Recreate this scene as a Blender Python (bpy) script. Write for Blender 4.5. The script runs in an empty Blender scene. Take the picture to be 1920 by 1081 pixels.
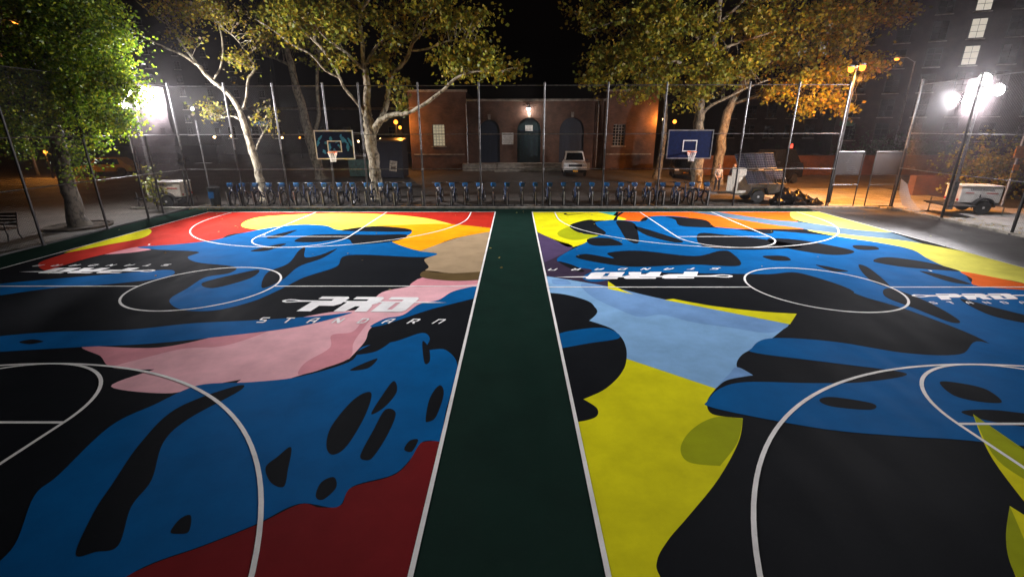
import bpy, bmesh, math, random
import numpy as np
from mathutils import Vector, Matrix, Euler, Quaternion
from mathutils.geometry import tessellate_polygon

random.seed(7); rng = np.random.default_rng(7)
S = bpy.context.scene
C = S.collection
R = math.radians
PI = math.pi

# ------------------------------------------------------------------ camera
H = 4.0; PITCH = 0.325; YAW = 0.006; FPX = 887.9
cam_d = bpy.data.cameras.new('camera'); cam = bpy.data.objects.new('camera', cam_d); C.objects.link(cam)
cam_d.sensor_width = 36; cam_d.lens = FPX / 1920 * 36; cam_d.clip_start = 0.05; cam_d.clip_end = 1000
ROT = Matrix.Rotation(YAW, 3, 'Z') @ Matrix.Rotation(PI / 2 - PITCH, 3, 'X') @ Matrix.Rotation(-0.002, 3, 'Z')
cam.matrix_world = Matrix.Translation((0, 0, H)) @ ROT.to_4x4()
S.camera = cam

# ------------------------------------------------------------------ night sky, exposure
w = bpy.data.worlds.new('World'); S.world = w; w.use_nodes = True
wn = w.node_tree; bg = wn.nodes['Background']
sky = wn.nodes.new('ShaderNodeTexSky'); sky.sky_type = 'NISHITA'; sky.sun_disc = False
sky.sun_elevation = R(-4); sky.sun_rotation = R(200); sky.air_density = 1.5
wn.links.new(sky.outputs[0], bg.inputs[0]); bg.inputs[1].default_value = 0.06
S.view_settings.view_transform = 'Standard'; S.view_settings.look = 'None'
S.view_settings.gamma = 1; S.view_settings.use_curve_mapping = False
S.view_settings.exposure = 0.0
S.cycles.max_bounces = 5; S.cycles.diffuse_bounces = 2; S.cycles.glossy_bounces = 2
S.cycles.transparent_max_bounces = 10; S.cycles.transmission_bounces = 3
S.cycles.use_denoising = True; S.cycles.sample_clamp_indirect = 4; S.cycles.sample_clamp_direct = 60
S.cycles.caustics_reflective = False; S.cycles.caustics_refractive = False

# ------------------------------------------------------------------ surveying: from a sighting to a place
def ray(px, py):
    return ROT @ Vector(((px - 960) / FPX, (540.5 - py) / FPX, -1.0))
def G(px, py, z=0.0):
    d = ray(px, py); t = (z - H) / d.z; return Vector((d.x * t, d.y * t, z))
def P(px, py, Y):
    d = ray(px, py); t = Y / d.y; return Vector((d.x * t, Y, H + d.z * t))

# ------------------------------------------------------------------ object helpers
def tag(o, label=None, cat=None, group=None, kind=None):
    if label: o['label'] = label
    if cat: o['category'] = cat
    if group: o['group'] = group
    if kind: o['kind'] = kind
    return o
def empty(name, loc=(0, 0, 0), rz=0, label=None, cat=None, group=None):
    o = bpy.data.objects.new(name, None); C.objects.link(o); o.location = loc; o.rotation_euler = (0, 0, rz)
    o.empty_display_size = 0.2
    return tag(o, label, cat, group)
def kids(o): return [c for c in C.objects if c.parent == o]
def copy_tree(o, parent=None, ks=None):
    c = o.copy(); C.objects.link(c); c.parent = parent
    for ch in kids(o): copy_tree(ch, c)
    return c

class MB:
    def __init__(s): s.v = []; s.f = []
    def add(s, vs, fs):
        n = len(s.v); s.v += [tuple(v) for v in vs]; s.f += [tuple(i + n for i in f) for f in fs]; return s
    def box(s, c, d, rot=None, taper=None):
        x, y, z = (q / 2 for q in d); vs = []
        for k, sz in enumerate((-1, 1)):
            tx, ty = (taper if (taper and sz > 0) else (1, 1))
            for sx, sy in ((-1, -1), (1, -1), (1, 1), (-1, 1)): vs.append(Vector((sx * x * tx, sy * y * ty, sz * z)))
        if rot is not None:
            m = rot if isinstance(rot, Matrix) else Euler(rot).to_matrix(); vs = [m @ v for v in vs]
        return s.add([v + Vector(c) for v in vs], [(0, 3, 2, 1), (4, 5, 6, 7), (0, 1, 5, 4), (1, 2, 6, 5), (2, 3, 7, 6), (3, 0, 4, 7)])
    def tube(s, pts, r, n=8, cap=True, rs=None):
        pts = [Vector(p) for p in pts]; m = len(pts); rs = rs or [r] * m; rings = []
        up = None
        for i, p in enumerate(pts):
            d = (pts[min(i + 1, m - 1)] - pts[max(i - 1, 0)]).normalized()
            if up is None:
                up = Vector((0, 0, 1)) if abs(d.z) < .9 else Vector((1, 0, 0))
            a = d.cross(up)
            if a.length < 1e-4: a = d.orthogonal()
            a.normalize(); b = a.cross(d).normalized(); up = b
            rings.append([p + (a * math.cos(2 * PI * k / n) + b * math.sin(2 * PI * k / n)) * rs[i] for k in range(n)])
        vs = [v for rg in rings for v in rg]; fs = []
        for i in range(m - 1):
            for k in range(n):
                k2 = (k + 1) % n; fs.append((i * n + k, i * n + k2, (i + 1) * n + k2, (i + 1) * n + k))
        if cap: fs += [tuple(range(n))[::-1], tuple(range((m - 1) * n, m * n))]
        return s.add(vs, fs)
    def ring(s, c, axis, R0, r, n=20, k=6, a0=0, a1=2 * PI):
        axis = Vector(axis).normalized(); a = axis.orthogonal().normalized(); b = axis.cross(a); c = Vector(c)
        full = abs(a1 - a0 - 2 * PI) < 1e-6; m = n if full else n + 1; vs = []
        for i in range(m):
            t = a0 + (a1 - a0) * i / n; d = a * math.cos(t) + b * math.sin(t)
            for j in range(k):
                q = 2 * PI * j / k; vs.append(c + d * (R0 + r * math.cos(q)) + axis * r * math.sin(q))
        fs = [(i * k + j, i * k + (j + 1) % k, ((i + 1) % m) * k + (j + 1) % k, ((i + 1) % m) * k + j) for i in range(n if full else m - 1) for j in range(k)]
        return s.add(vs, fs)
    def lathe(s, c, axis, prof, n=16):
        axis = Vector(axis).normalized(); a = axis.orthogonal().normalized(); b = axis.cross(a); c = Vector(c); vs = []
        for r, h in prof:
            for k in range(n):
                t = 2 * PI * k / n; vs.append(c + axis * h + (a * math.cos(t) + b * math.sin(t)) * r)
        fs = [(i * n + k, i * n + (k + 1) % n, (i + 1) * n + (k + 1) % n, (i + 1) * n + k) for i in range(len(prof) - 1) for k in range(n)]
        fs += [tuple(range(n))[::-1], tuple(range((len(prof) - 1) * n, len(prof) * n))]
        return s.add(vs, fs)
    def prism(s, loop, f0, f1, holes=()):
        """loop/holes: 2-D points; f0,f1 map (a,b) to 3-D on the two sides"""
        polys = [[Vector((a, b, 0)) for a, b in l] for l in [loop, *holes]]
        tris = tessellate_polygon(polys); flat = [p for l in polys for p in l]; n = len(flat)
        vs = [f0(p.x, p.y) for p in flat] + [f1(p.x, p.y) for p in flat]
        fs = [tuple(t) for t in tris] + [tuple(i + n for i in t[::-1]) for t in tris]
        o = 0
        for l in polys:
            m = len(l); fs += [(o + i, o + (i + 1) % m, n + o + (i + 1) % m, n + o + i) for i in range(m)]; o += m
        return s.add(vs, fs)
    def mesh(s, name, smooth=False):
        me = bpy.data.meshes.new(name); me.from_pydata(s.v, [], s.f)
        bm = bmesh.new(); bm.from_mesh(me); bmesh.ops.recalc_face_normals(bm, faces=bm.faces); bm.to_mesh(me); bm.free()
        if smooth:
            for p in me.polygons: p.use_smooth = True
            me.set_sharp_from_angle(angle=R(40))
        return me
    def build(s, name, mat, parent=None, smooth=False, bevel=0, **kw):
        me = s.mesh(name, smooth); me.materials.append(mat)
        o = bpy.data.objects.new(name, me); C.objects.link(o); o.parent = parent
        if bevel:
            b = o.modifiers.new('bevel', 'BEVEL'); b.width = bevel; b.segments = 2; b.limit_method = 'ANGLE'
        return tag(o, **kw)

# ------------------------------------------------------------------ materials
def mat(name, col, rough=.6, metal=0, var=.12, scale=6, bump=0, bscale=60, spec=.5, col2=None, emit=None, es=0, coords='Object'):
    m = bpy.data.materials.new(name); m.use_nodes = True; t = m.node_tree; b = t.nodes['Principled BSDF']
    b.inputs['Roughness'].default_value = rough; b.inputs['Metallic'].default_value = metal
    b.inputs['Specular IOR Level'].default_value = spec
    tc = t.nodes.new('ShaderNodeTexCoord'); nz = t.nodes.new('ShaderNodeTexNoise'); nz.inputs['Scale'].default_value = scale
    nz.inputs['Detail'].default_value = 6; nz.inputs['Roughness'].default_value = .65
    t.links.new(tc.outputs[coords], nz.inputs['Vector'])
    mx = t.nodes.new('ShaderNodeMix'); mx.data_type = 'RGBA'
    c2 = col2 or tuple(c * (1 - 2.2 * var) for c in col); c1 = col if col2 else tuple(min(1, c * (1 + var)) for c in col)
    mx.inputs[6].default_value = (*c1, 1); mx.inputs[7].default_value = (*c2, 1)
    rp = t.nodes.new('ShaderNodeMapRange'); rp.inputs[1].default_value = .35; rp.inputs[2].default_value = .68
    t.links.new(nz.outputs[0], rp.inputs[0]); t.links.new(rp.outputs[0], mx.inputs[0]); t.links.new(mx.outputs[2], b.inputs['Base Color'])
    if bump:
        n2 = t.nodes.new('ShaderNodeTexNoise'); n2.inputs['Scale'].default_value = bscale; n2.inputs['Detail'].default_value = 3
        t.links.new(tc.outputs[coords], n2.inputs['Vector'])
        bp = t.nodes.new('ShaderNodeBump'); bp.inputs['Strength'].default_value = bump; bp.inputs['Distance'].default_value = .01
        t.links.new(n2.outputs[0], bp.inputs['Height']); t.links.new(bp.outputs[0], b.inputs['Normal'])
    if emit:
        b.inputs['Emission Color'].default_value = (*emit, 1); b.inputs['Emission Strength'].default_value = es
    return m
def paint(name, col):
    """acrylic court paint: faint scuffs, roller streaks and grit"""
    m = mat(name, col, rough=.68, var=.075, scale=1.3, bump=.05, bscale=240, spec=0)
    t = m.node_tree; b = t.nodes['Principled BSDF']
    tc = t.nodes['Texture Coordinate']; n = t.nodes.new('ShaderNodeTexNoise'); n.inputs['Scale'].default_value = 2.2; n.inputs['Detail'].default_value = 8
    mp = t.nodes.new('ShaderNodeMapping'); mp.inputs['Scale'].default_value = (1, .25, 1); t.links.new(tc.outputs['Object'], mp.inputs[0]); t.links.new(mp.outputs[0], n.inputs['Vector'])
    r = t.nodes.new('ShaderNodeMapRange'); r.inputs[1].default_value = .3; r.inputs[2].default_value = .7; r.inputs[3].default_value = .62; r.inputs[4].default_value = .74
    t.links.new(n.outputs[0], r.inputs[0]); t.links.new(r.outputs[0], b.inputs['Roughness'])
    # a thin sealed sheen, independent of the view angle
    gl = t.nodes.new('ShaderNodeBsdfGlossy'); gl.inputs['Roughness'].default_value = .5; gl.inputs[0].default_value = (1, 1, 1, 1)
    msh = t.nodes.new('ShaderNodeMixShader'); msh.inputs[0].default_value = .0055
    t.links.new(r.outputs[0], gl.inputs['Roughness']); t.links.new(b.outputs[0], msh.inputs[1]); t.links.new(gl.outputs[0], msh.inputs[2]); t.links.new(msh.outputs[0], t.nodes['Material Output'].inputs[0])
    # pale scuff specks and dust
    mx0 = [x for x in t.nodes if x.type == 'MIX'][0]
    n3 = t.nodes.new('ShaderNodeTexNoise'); n3.inputs['Scale'].default_value = 9; n3.inputs['Detail'].default_value = 10; n3.inputs['Roughness'].default_value = .8
    t.links.new(tc.outputs['Object'], n3.inputs['Vector'])
    r3 = t.nodes.new('ShaderNodeMapRange'); r3.inputs[1].default_value = .55; r3.inputs[2].default_value = .85; r3.inputs[4].default_value = .06
    t.links.new(n3.outputs[0], r3.inputs[0])
    mx = t.nodes.new('ShaderNodeMix'); mx.data_type = 'RGBA'; mx.inputs[7].default_value = (.16, .15, .14, 1)
    t.links.new(r3.outputs[0], mx.inputs[0]); t.links.new(mx0.outputs[2], mx.inputs[6]); t.links.new(mx.outputs[2], b.inputs['Base Color'])
    return m
def glow(name, col, s):
    m = bpy.data.materials.new(name); m.use_nodes = True; t = m.node_tree; t.nodes.remove(t.nodes['Principled BSDF'])
    e = t.nodes.new('ShaderNodeEmission'); e.inputs[0].default_value = (*col, 1); e.inputs[1].default_value = s
    t.links.new(e.outputs[0], t.nodes['Material Output'].inputs[0]); return m
def brickmat(name, c1, c2, mortar, sc=1.0):
    m = bpy.data.materials.new(name); m.use_nodes = True; t = m.node_tree; b = t.nodes['Principled BSDF']
    tc = t.nodes.new('ShaderNodeTexCoord'); sp = t.nodes.new('ShaderNodeSeparateXYZ'); cb = t.nodes.new('ShaderNodeCombineXYZ')
    ad = t.nodes.new('ShaderNodeMath'); ad.operation = 'ADD'
    t.links.new(tc.outputs['Object'], sp.inputs[0]); t.links.new(sp.outputs[0], ad.inputs[0]); t.links.new(sp.outputs[1], ad.inputs[1])
    t.links.new(ad.outputs[0], cb.inputs[0]); t.links.new(sp.outputs[2], cb.inputs[1])
    br = t.nodes.new('ShaderNodeTexBrick'); t.links.new(cb.outputs[0], br.inputs['Vector'])
    br.inputs['Scale'].default_value = sc; br.inputs['Brick Width'].default_value = .24; br.inputs['Row Height'].default_value = .085
    br.inputs['Mortar Size'].default_value = .009; br.inputs['Color1'].default_value = (*c1, 1); br.inputs['Color2'].default_value = (*c2, 1); br.inputs['Mortar'].default_value = (*mortar, 1)
    nz = t.nodes.new('ShaderNodeTexNoise'); nz.inputs['Scale'].default_value = 1.2; nz.inputs['Detail'].default_value = 7; t.links.new(tc.outputs['Object'], nz.inputs['Vector'])
    mx = t.nodes.new('ShaderNodeMix'); mx.data_type = 'RGBA'; mx.blend_type = 'MULTIPLY'; mx.inputs[0].default_value = .8
    rp = t.nodes.new('ShaderNodeMapRange'); rp.inputs[1].default_value = .3; rp.inputs[2].default_value = .7; rp.inputs[3].default_value = .45; rp.inputs[4].default_value = 1.15
    t.links.new(nz.outputs[0], rp.inputs[0]); t.links.new(br.outputs[0], mx.inputs[6]); t.links.new(rp.outputs[0], mx.inputs[7]); t.links.new(mx.outputs[2], b.inputs['Base Color'])
    bp = t.nodes.new('ShaderNodeBump'); bp.inputs['Strength'].default_value = .5; bp.inputs['Distance'].default_value = .01; bp.invert = True
    t.links.new(br.outputs['Fac'], bp.inputs['Height']); t.links.new(bp.outputs[0], b.inputs['Normal']); b.inputs['Roughness'].default_value = .85
    return m
def barkmat(name, pale, mid, dark, sc=5):
    m = bpy.data.materials.new(name); m.use_nodes = True; t = m.node_tree; b = t.nodes['Principled BSDF']
    tc = t.nodes.new('ShaderNodeTexCoord'); nz = t.nodes.new('ShaderNodeTexNoise'); nz.inputs['Scale'].default_value = sc; nz.inputs['Detail'].default_value = 5; nz.inputs['Distortion'].default_value = .8
    mp = t.nodes.new('ShaderNodeMapping'); mp.inputs['Scale'].default_value = (1, 1, .55); t.links.new(tc.outputs['Object'], mp.inputs[0]); t.links.new(mp.outputs[0], nz.inputs['Vector'])
    cr = t.nodes.new('ShaderNodeValToRGB'); e = cr.color_ramp.elements; e[0].position = .38; e[0].color = (*dark, 1); e[1].position = .62; e[1].color = (*pale, 1)
    k = e.new(.46); k.color = (*mid, 1); k = e.new(.52); k.color = (*[(a + c) / 2 for a, c in zip(mid, pale)], 1)
    t.links.new(nz.outputs[0], cr.inputs[0]); t.links.new(cr.outputs[0], b.inputs['Base Color']); b.inputs['Roughness'].default_value = .8
    bp = t.nodes.new('ShaderNodeBump'); bp.inputs['Strength'].default_value = .6; bp.inputs['Distance'].default_value = .03
    t.links.new(nz.outputs[0], bp.inputs['Height']); t.links.new(bp.outputs[0], b.inputs['Normal'])
    return m
def leafmat(name):
    m = bpy.data.materials.new(name); m.use_nodes = True; t = m.node_tree; b = t.nodes['Principled BSDF']
    at = t.nodes.new('ShaderNodeAttribute'); at.attribute_name = 'leaf_colour'
    b.inputs['Roughness'].default_value = .45; b.inputs['Specular IOR Level'].default_value = .4
    tr = t.nodes.new('ShaderNodeBsdfTranslucent'); ms = t.nodes.new('ShaderNodeMixShader'); ms.inputs[0].default_value = .48
    t.links.new(at.outputs[0], b.inputs['Base Color']); t.links.new(at.outputs[0], tr.inputs[0])
    t.links.new(b.outputs[0], ms.inputs[1]); t.links.new(tr.outputs[0], ms.inputs[2]); t.links.new(ms.outputs[0], t.nodes['Material Output'].inputs[0])
    return m
def screenmat(name, col, opacity):
    """knitted windscreen cloth: open weave lets most light through, the yarn scatters the rest"""
    m = bpy.data.materials.new(name); m.use_nodes = True; t = m.node_tree; b = t.nodes['Principled BSDF']
    b.inputs['Base Color'].default_value = (*col, 1); b.inputs['Roughness'].default_value = .7
    tc = t.nodes.new('ShaderNodeTexCoord'); nz = t.nodes.new('ShaderNodeTexNoise'); nz.inputs['Scale'].default_value = 1.2; nz.inputs['Detail'].default_value = 5; t.links.new(tc.outputs['Object'], nz.inputs['Vector'])
    wv = t.nodes.new('ShaderNodeTexWave'); wv.bands_direction = 'Z'; wv.inputs['Scale'].default_value = 3.2; wv.inputs['Distortion'].default_value = 1.5; t.links.new(tc.outputs['Object'], wv.inputs['Vector'])
    a = t.nodes.new('ShaderNodeMath'); a.operation = 'MULTIPLY_ADD'; a.inputs[1].default_value = .10; t.links.new(wv.outputs['Fac'], a.inputs[0])
    rp = t.nodes.new('ShaderNodeMapRange'); rp.inputs[1].default_value = .3; rp.inputs[2].default_value = .7; rp.inputs[3].default_value = opacity - .12; rp.inputs[4].default_value = opacity + .06
    t.links.new(nz.outputs[0], rp.inputs[0]); t.links.new(rp.outputs[0], a.inputs[2])
    tl = t.nodes.new('ShaderNodeBsdfTranslucent'); tl.inputs[0].default_value = (*col, 1)
    m1 = t.nodes.new('ShaderNodeMixShader'); m1.inputs[0].default_value = .5; t.links.new(b.outputs[0], m1.inputs[1]); t.links.new(tl.outputs[0], m1.inputs[2])
    tp = t.nodes.new('ShaderNodeBsdfTransparent'); m2 = t.nodes.new('ShaderNodeMixShader')
    t.links.new(a.outputs[0], m2.inputs[0]); t.links.new(tp.outputs[0], m2.inputs[1]); t.links.new(m1.outputs[0], m2.inputs[2]); t.links.new(m2.outputs[0], t.nodes['Material Output'].inputs[0])
    return m
def pavemat(name, c1, c2, joint, bw, rh):
    m = bpy.data.materials.new(name); m.use_nodes = True; t = m.node_tree; b = t.nodes['Principled BSDF']; b.inputs['Roughness'].default_value = .75
    tc = t.nodes.new('ShaderNodeTexCoord'); br = t.nodes.new('ShaderNodeTexBrick'); t.links.new(tc.outputs['Object'], br.inputs['Vector'])
    br.inputs['Scale'].default_value = 1; br.inputs['Brick Width'].default_value = bw; br.inputs['Row Height'].default_value = rh; br.inputs['Mortar Size'].default_value = .012
    br.inputs['Color1'].default_value = (*c1, 1); br.inputs['Color2'].default_value = (*c2, 1); br.inputs['Mortar'].default_value = (*joint, 1)
    nz = t.nodes.new('ShaderNodeTexNoise'); nz.inputs['Scale'].default_value = .8; nz.inputs['Detail'].default_value = 9; nz.inputs['Roughness'].default_value = .7; t.links.new(tc.outputs['Object'], nz.inputs['Vector'])
    mx = t.nodes.new('ShaderNodeMix'); mx.data_type = 'RGBA'; mx.blend_type = 'MULTIPLY'; mx.inputs[0].default_value = .9
    rp = t.nodes.new('ShaderNodeMapRange'); rp.inputs[1].default_value = .3; rp.inputs[2].default_value = .7; rp.inputs[3].default_value = .4; rp.inputs[4].default_value = 1.1
    t.links.new(nz.outputs[0], rp.inputs[0]); t.links.new(br.outputs[0], mx.inputs[6]); t.links.new(rp.outputs[0], mx.inputs[7]); t.links.new(mx.outputs[2], b.inputs['Base Color'])
    bp = t.nodes.new('ShaderNodeBump'); bp.inputs['Strength'].default_value = .5; bp.inputs['Distance'].default_value = .008; bp.invert = True
    t.links.new(br.outputs['Fac'], bp.inputs['Height']); t.links.new(bp.outputs[0], b.inputs['Normal']); return m

M = dict(
 brickblack=brickmat('night_dark_brick', (.016, .012, .012), (.013, .010, .010), (.016, .014, .014)),  # night darkness put into the brick colour of the far left blocks
 farframe=mat('far_window_frame', (.035, .033, .03), .6),
 galv_dim=mat('dimmed_galvanised_steel', (.12, .12, .125), .55, .4, var=.4, scale=7),  # darkened copy of the galvanised steel, for posts and rails in weaker light
 green=paint('court_green', (.005, .020, .0145)), black=paint('court_black', (.0065, .0080, .0105)), blue=paint('court_blue', (.0, .094, .29)),
 red=paint('court_red', (.42, .022, .012)), dred=paint('court_crimson', (.17, .010, .012)), yellow=paint('court_yellow', (.74, .60, .07)), orange=paint('court_amber', (.80, .32, .004)),
 tan=paint('court_tan', (.34, .25, .15)), brown=paint('court_brown', (.105, .07, .028)), pink=paint('court_pink', (.78, .43, .47)), rose=paint('court_rose', (.64, .27, .31)),
 lime=paint('court_lime', (.70, .66, .008)), olive=paint('court_olive', (.33, .37, .006)), sky=paint('court_sky', (.22, .42, .68)), sky2=paint('court_sky_deep', (.17, .33, .60)),
 purple=paint('court_purple', (.075, .05, .115)), plum=paint('court_plum', (.038, .026, .05)), teal=paint('court_teal', (.045, .36, .33)), verm=paint('court_vermilion', (.72, .12, .008)),
 slate=paint('court_slate', (.09, .15, .21)), lemon=paint('court_lemon', (.66, .62, .10)), line=paint('court_line_white', (.80, .79, .77)), decal=paint('court_decal_white', (.86, .86, .86)),
 apron=mat('worn_asphalt', (.062, .060, .060), .62, var=.25, scale=.9, bump=.5, bscale=120),
 asphalt=mat('dark_asphalt', (.05, .048, .046), .7, var=.3, scale=.6, bump=.5, bscale=60),
 plaza=pavemat('plaza_pavers', (.125, .108, .092), (.095, .085, .075), (.05, .045, .04), .30, .26),
 walk=mat('pale_concrete_walk', (.34, .32, .30), .75, var=.2, scale=1.0, bump=.3),
 kerb=mat('concrete_kerb', (.30, .28, .24), .8, var=.3, scale=3, bump=.5),
 pole=mat('black_painted_steel', (.006, .006, .007), .6, .0, var=.3, scale=8), galv=mat('galvanised_steel', (.16, .16, .165), .42, .55, var=.25, scale=9),
 wire=mat('chainlink_wire', (.07, .07, .073), .55, .2, var=.15), steel=mat('grey_steel', (.30, .30, .31), .4, .7, var=.2), dark=mat('black_plastic', (.012, .012, .013), .4, var=.2),
 rubber=mat('rubber', (.02, .02, .02), .8, var=.2), rim=mat('white_wheel_rim', (.62, .62, .62), .4, .1), white=mat('white_enamel', (.72, .70, .67), .4, var=.1, scale=3),
 cream=mat('cream_enamel', (.70, .65, .56), .5, var=.15, scale=3), bikeblue=mat('bike_blue', (.004, .09, .25), .35, var=.1), bikedark=mat('bike_dark_blue', (.004, .03, .10), .35, var=.1),
 dock=mat('dock_grey', (.55, .55, .53), .5, var=.2), red2=mat('red_stripe', (.5, .02, .02), .5), ink=mat('dark_lettering', (.03, .035, .06), .6), orangep=mat('rim_orange', (.85, .17, .02), .4),
 net=mat('net_cord', (.8, .8, .78), .8), boardblue=mat('backboard_navy', (.004, .012, .06), .45, var=.15, spec=.2), boardstroke=mat('backboard_blue', (.03, .22, .55), .5), boardwhite=mat('backboard_white', (.8, .8, .8), .4),
 brick=brickmat('building_brick', (.145, .066, .040), (.10, .046, .030), (.10, .082, .068)), brickfar=brickmat('far_brick', (.055, .030, .026), (.045, .026, .024), (.05, .04, .037)),
 wallbrick=brickmat('garden_wall_brick', (.22, .085, .045), (.17, .065, .035), (.12, .09, .07)),
 stone=mat('limestone', (.28, .25, .21), .8, var=.25, scale=2, bump=.3), doorblue=mat('door_navy', (.008, .016, .035), .5), doorgreen=mat('door_teal', (.008, .028, .035), .5, var=.3),
 glassdark=mat('dark_glass', (.01, .012, .016), .08, spec=.8), frame=mat('window_frame_metal', (.30, .28, .25), .5), sign=mat('sign_white', (.6, .6, .58), .6), signgreen=mat('sign_green', (.02, .16, .08), .5), signorange=mat('sign_orange', (.85, .34, .01), .5),
 bark=barkmat('plane_bark', (.50, .45, .34), (.24, .20, .13), (.10, .085, .06)), barkdark=barkmat('rough_bark', (.10, .085, .065), (.06, .05, .04), (.025, .02, .018), 8), barkmid=barkmat('greyish_bark', (.26, .23, .16), (.14, .12, .085), (.07, .06, .045), 6),
 leaf=leafmat('leaf'), solar=None, bag=mat('black_bag', (.006, .006, .007), .22, var=.3, scale=10, spec=.08), dumpgreen=mat('dumpster_green', (.01, .07, .055), .5, var=.3), paper=mat('paper_notice', (.45, .38, .30), .7, var=.3, scale=8),
 carwhite=mat('car_white', (.85, .82, .78), .35, var=.06), carblack=mat('car_black', (.012, .012, .014), .2), caryellow=mat('taxi_yellow', (.45, .25, .02), .35), chrome=mat('chrome', (.6, .6, .6), .15, .9), lens=mat('lamp_glass', (.6, .6, .6), .1, spec=.9),
 plate=mat('plate_amber', (.75, .33, .03), .4, emit=(.8, .3, .02), es=.0), wood=mat('bench_wood', (.07, .04, .022), .6, var=.3, scale=12), soil=mat('soil', (.05, .035, .022), .95, var=.4, scale=4, bump=.8),
 skin=mat('skin', (.35, .2, .13), .55), hair=mat('hair_black', (.01, .009, .008), .6), jacket=mat('pale_jacket', (.34, .32, .31), .8, var=.5, scale=14), denim=mat('dark_trousers', (.012, .012, .018), .8), darkcoat=mat('dark_coat', (.015, .017, .03), .8),
 haz=mat('yellow_paint', (.75, .5, .03), .5),
)
def solarmat():
    m = bpy.data.materials.new('solar_cells'); m.use_nodes = True; t = m.node_tree; b = t.nodes['Principled BSDF']; b.inputs['Roughness'].default_value = .08; b.inputs['Specular IOR Level'].default_value = .3
    tc = t.nodes.new('ShaderNodeTexCoord'); mp = t.nodes.new('ShaderNodeMapping'); t.links.new(tc.outputs['UV'], mp.inputs[0])
    br = t.nodes.new('ShaderNodeTexBrick'); br.offset = 0; t.links.new(mp.outputs[0], br.inputs['Vector']); br.inputs['Scale'].default_value = 1
    br.inputs['Brick Width'].default_value = .25; br.inputs['Row Height'].default_value = .166; br.inputs['Mortar Size'].default_value = .007
    br.inputs['Color1'].default_value = (.008, .010, .02, 1); br.inputs['Color2'].default_value = (.012, .014, .028, 1); br.inputs['Mortar'].default_value = (.2, .2, .2, 1)
    t.links.new(br.outputs[0], b.inputs['Base Color']); return m
M['solar'] = solarmat()

# ------------------------------------------------------------------ ground
def sheet(name, x0, y0, x1, y1, z, m, parent=None, nx=1, ny=1, **kw):
    b = MB(); b.add([(x0, y0, z), (x1, y0, z), (x1, y1, z), (x0, y1, z)], [(0, 1, 2, 3)])
    return b.build(name, m, parent, **kw)
sheet('ground', -260, -60, 260, 320, -.06, M['asphalt'], kind='structure')
sheet('plaza_paving', -28, 25.1, 15.6, 56, -.02, M['plaza'], kind='structure')
sheet('left_pavement', -28, -10, -17.3, 25.1, -.021, M['plaza'], kind='structure')
sheet('concrete_walkway', 15.6, 25.1, 26, 34, -.016, M['walk'], kind='structure')
sheet('right_walkway', 19.6, -8, 34, 25.1, -.017, M['walk'], kind='structure')
court = sheet('court_surface', -17.3, -8, 15.42, 25.1, 0, M['green'], kind='structure')
sheet('asphalt_apron', 15.42, -8, 19.55, 25.1, .0, M['apron'], kind='structure')
LX0, LX1, LY0, LY1, LH = -15.62, -.985, 0.02, 24.05, 12.05
RX0, RX1, RY0, RY1, RH = .885, 15.36, 0.02, 23.98, 11.97
b = MB(); b.box((-.6, 25.12, .03), (39.6, .22, .13)); kb = b.build('kerb_back', M['kerb'], bevel=.02, kind='structure')
b = MB(); b.box((19.62, 8.5, .03), (.2, 33, .13)); b.build('kerb_right', M['kerb'], bevel=.02, kind='structure')
b = MB(); b.box((-17.28, 8.5, .02), (.16, 33, .09)); b.build('kerb_left', M['pole'], bevel=.02, kind='structure')

# court art: free colour fields lying flat on the ground, each its own coat of paint a few mm thick
def smooth(pts, n=7):
    """closed Catmull-Rom; a point given as (x, y, 1) is a corner"""
    out = []; m = len(pts)
    for i in range(m):
        p0, p1, p2, p3 = pts[i - 1], pts[i], pts[(i + 1) % m], pts[(i + 2) % m]
        if len(p1) > 2: p0 = p1
        if len(p2) > 2: p3 = p2
        for k in range(n):
            t = k / n; q = []
            for a in (0, 1):
                A, B, D, E = p0[a], p1[a], p2[a], p3[a]
                q.append(.5 * (2 * B + (D - A) * t + (2 * A - 5 * B + 4 * D - E) * t * t + (3 * B - A - 3 * D + E) * t ** 3))
            out.append(q)
    return out
def clip(poly, x0, y0, x1, y1):
    def cut(p, ax, v, s):
        o = []
        for i in range(len(p)):
            a, b2 = p[i - 1], p[i]; ia, ib = s * (a[ax] - v) >= 0, s * (b2[ax] - v) >= 0
            if ia != ib:
                t = (v - a[ax]) / (b2[ax] - a[ax]); o.append([a[0] + (b2[0] - a[0]) * t, a[1] + (b2[1] - a[1]) * t])
            if ib: o.append(b2)
        return o
    for ax, v, s in ((0, x0, 1), (0, x1, -1), (1, y0, 1), (1, y1, -1)):
        poly = cut(poly, ax, v, s)
        if not poly: return poly
    return poly
def field(side, m, z, *polys, name='colour_field'):
    lim = (LX0, LY0, LX1, LY1) if side == 'L' else (RX0, RY0, RX1, RY1); b = MB()
    for pts in polys:
        w2 = [[G(x, y).x, G(x, y).y] for x, y in smooth(pts)]
        w2 = clip(w2, *lim)
        if len(w2) < 3: continue
        vs = [Vector((x, y, 0)) for x, y in w2]
        for t in tessellate_polygon([vs]): b.add([(vs[i].x, vs[i].y, z * .22) for i in t], [(0, 1, 2)])
    if b.f:
        me = bpy.data.meshes.new(name); me.from_pydata(b.v, [], b.f); bm = bmesh.new(); bm.from_mesh(me)
        bmesh.ops.remove_doubles(bm, verts=bm.verts, dist=1e-5)
        for f in bm.faces:
            f.normal_update()
            if f.normal.z < 0: f.normal_flip()
        bm.to_mesh(me); bm.free(); me.materials.append(M[m]); o = bpy.data.objects.new(name, me); C.objects.link(o); o.parent = court
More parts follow.
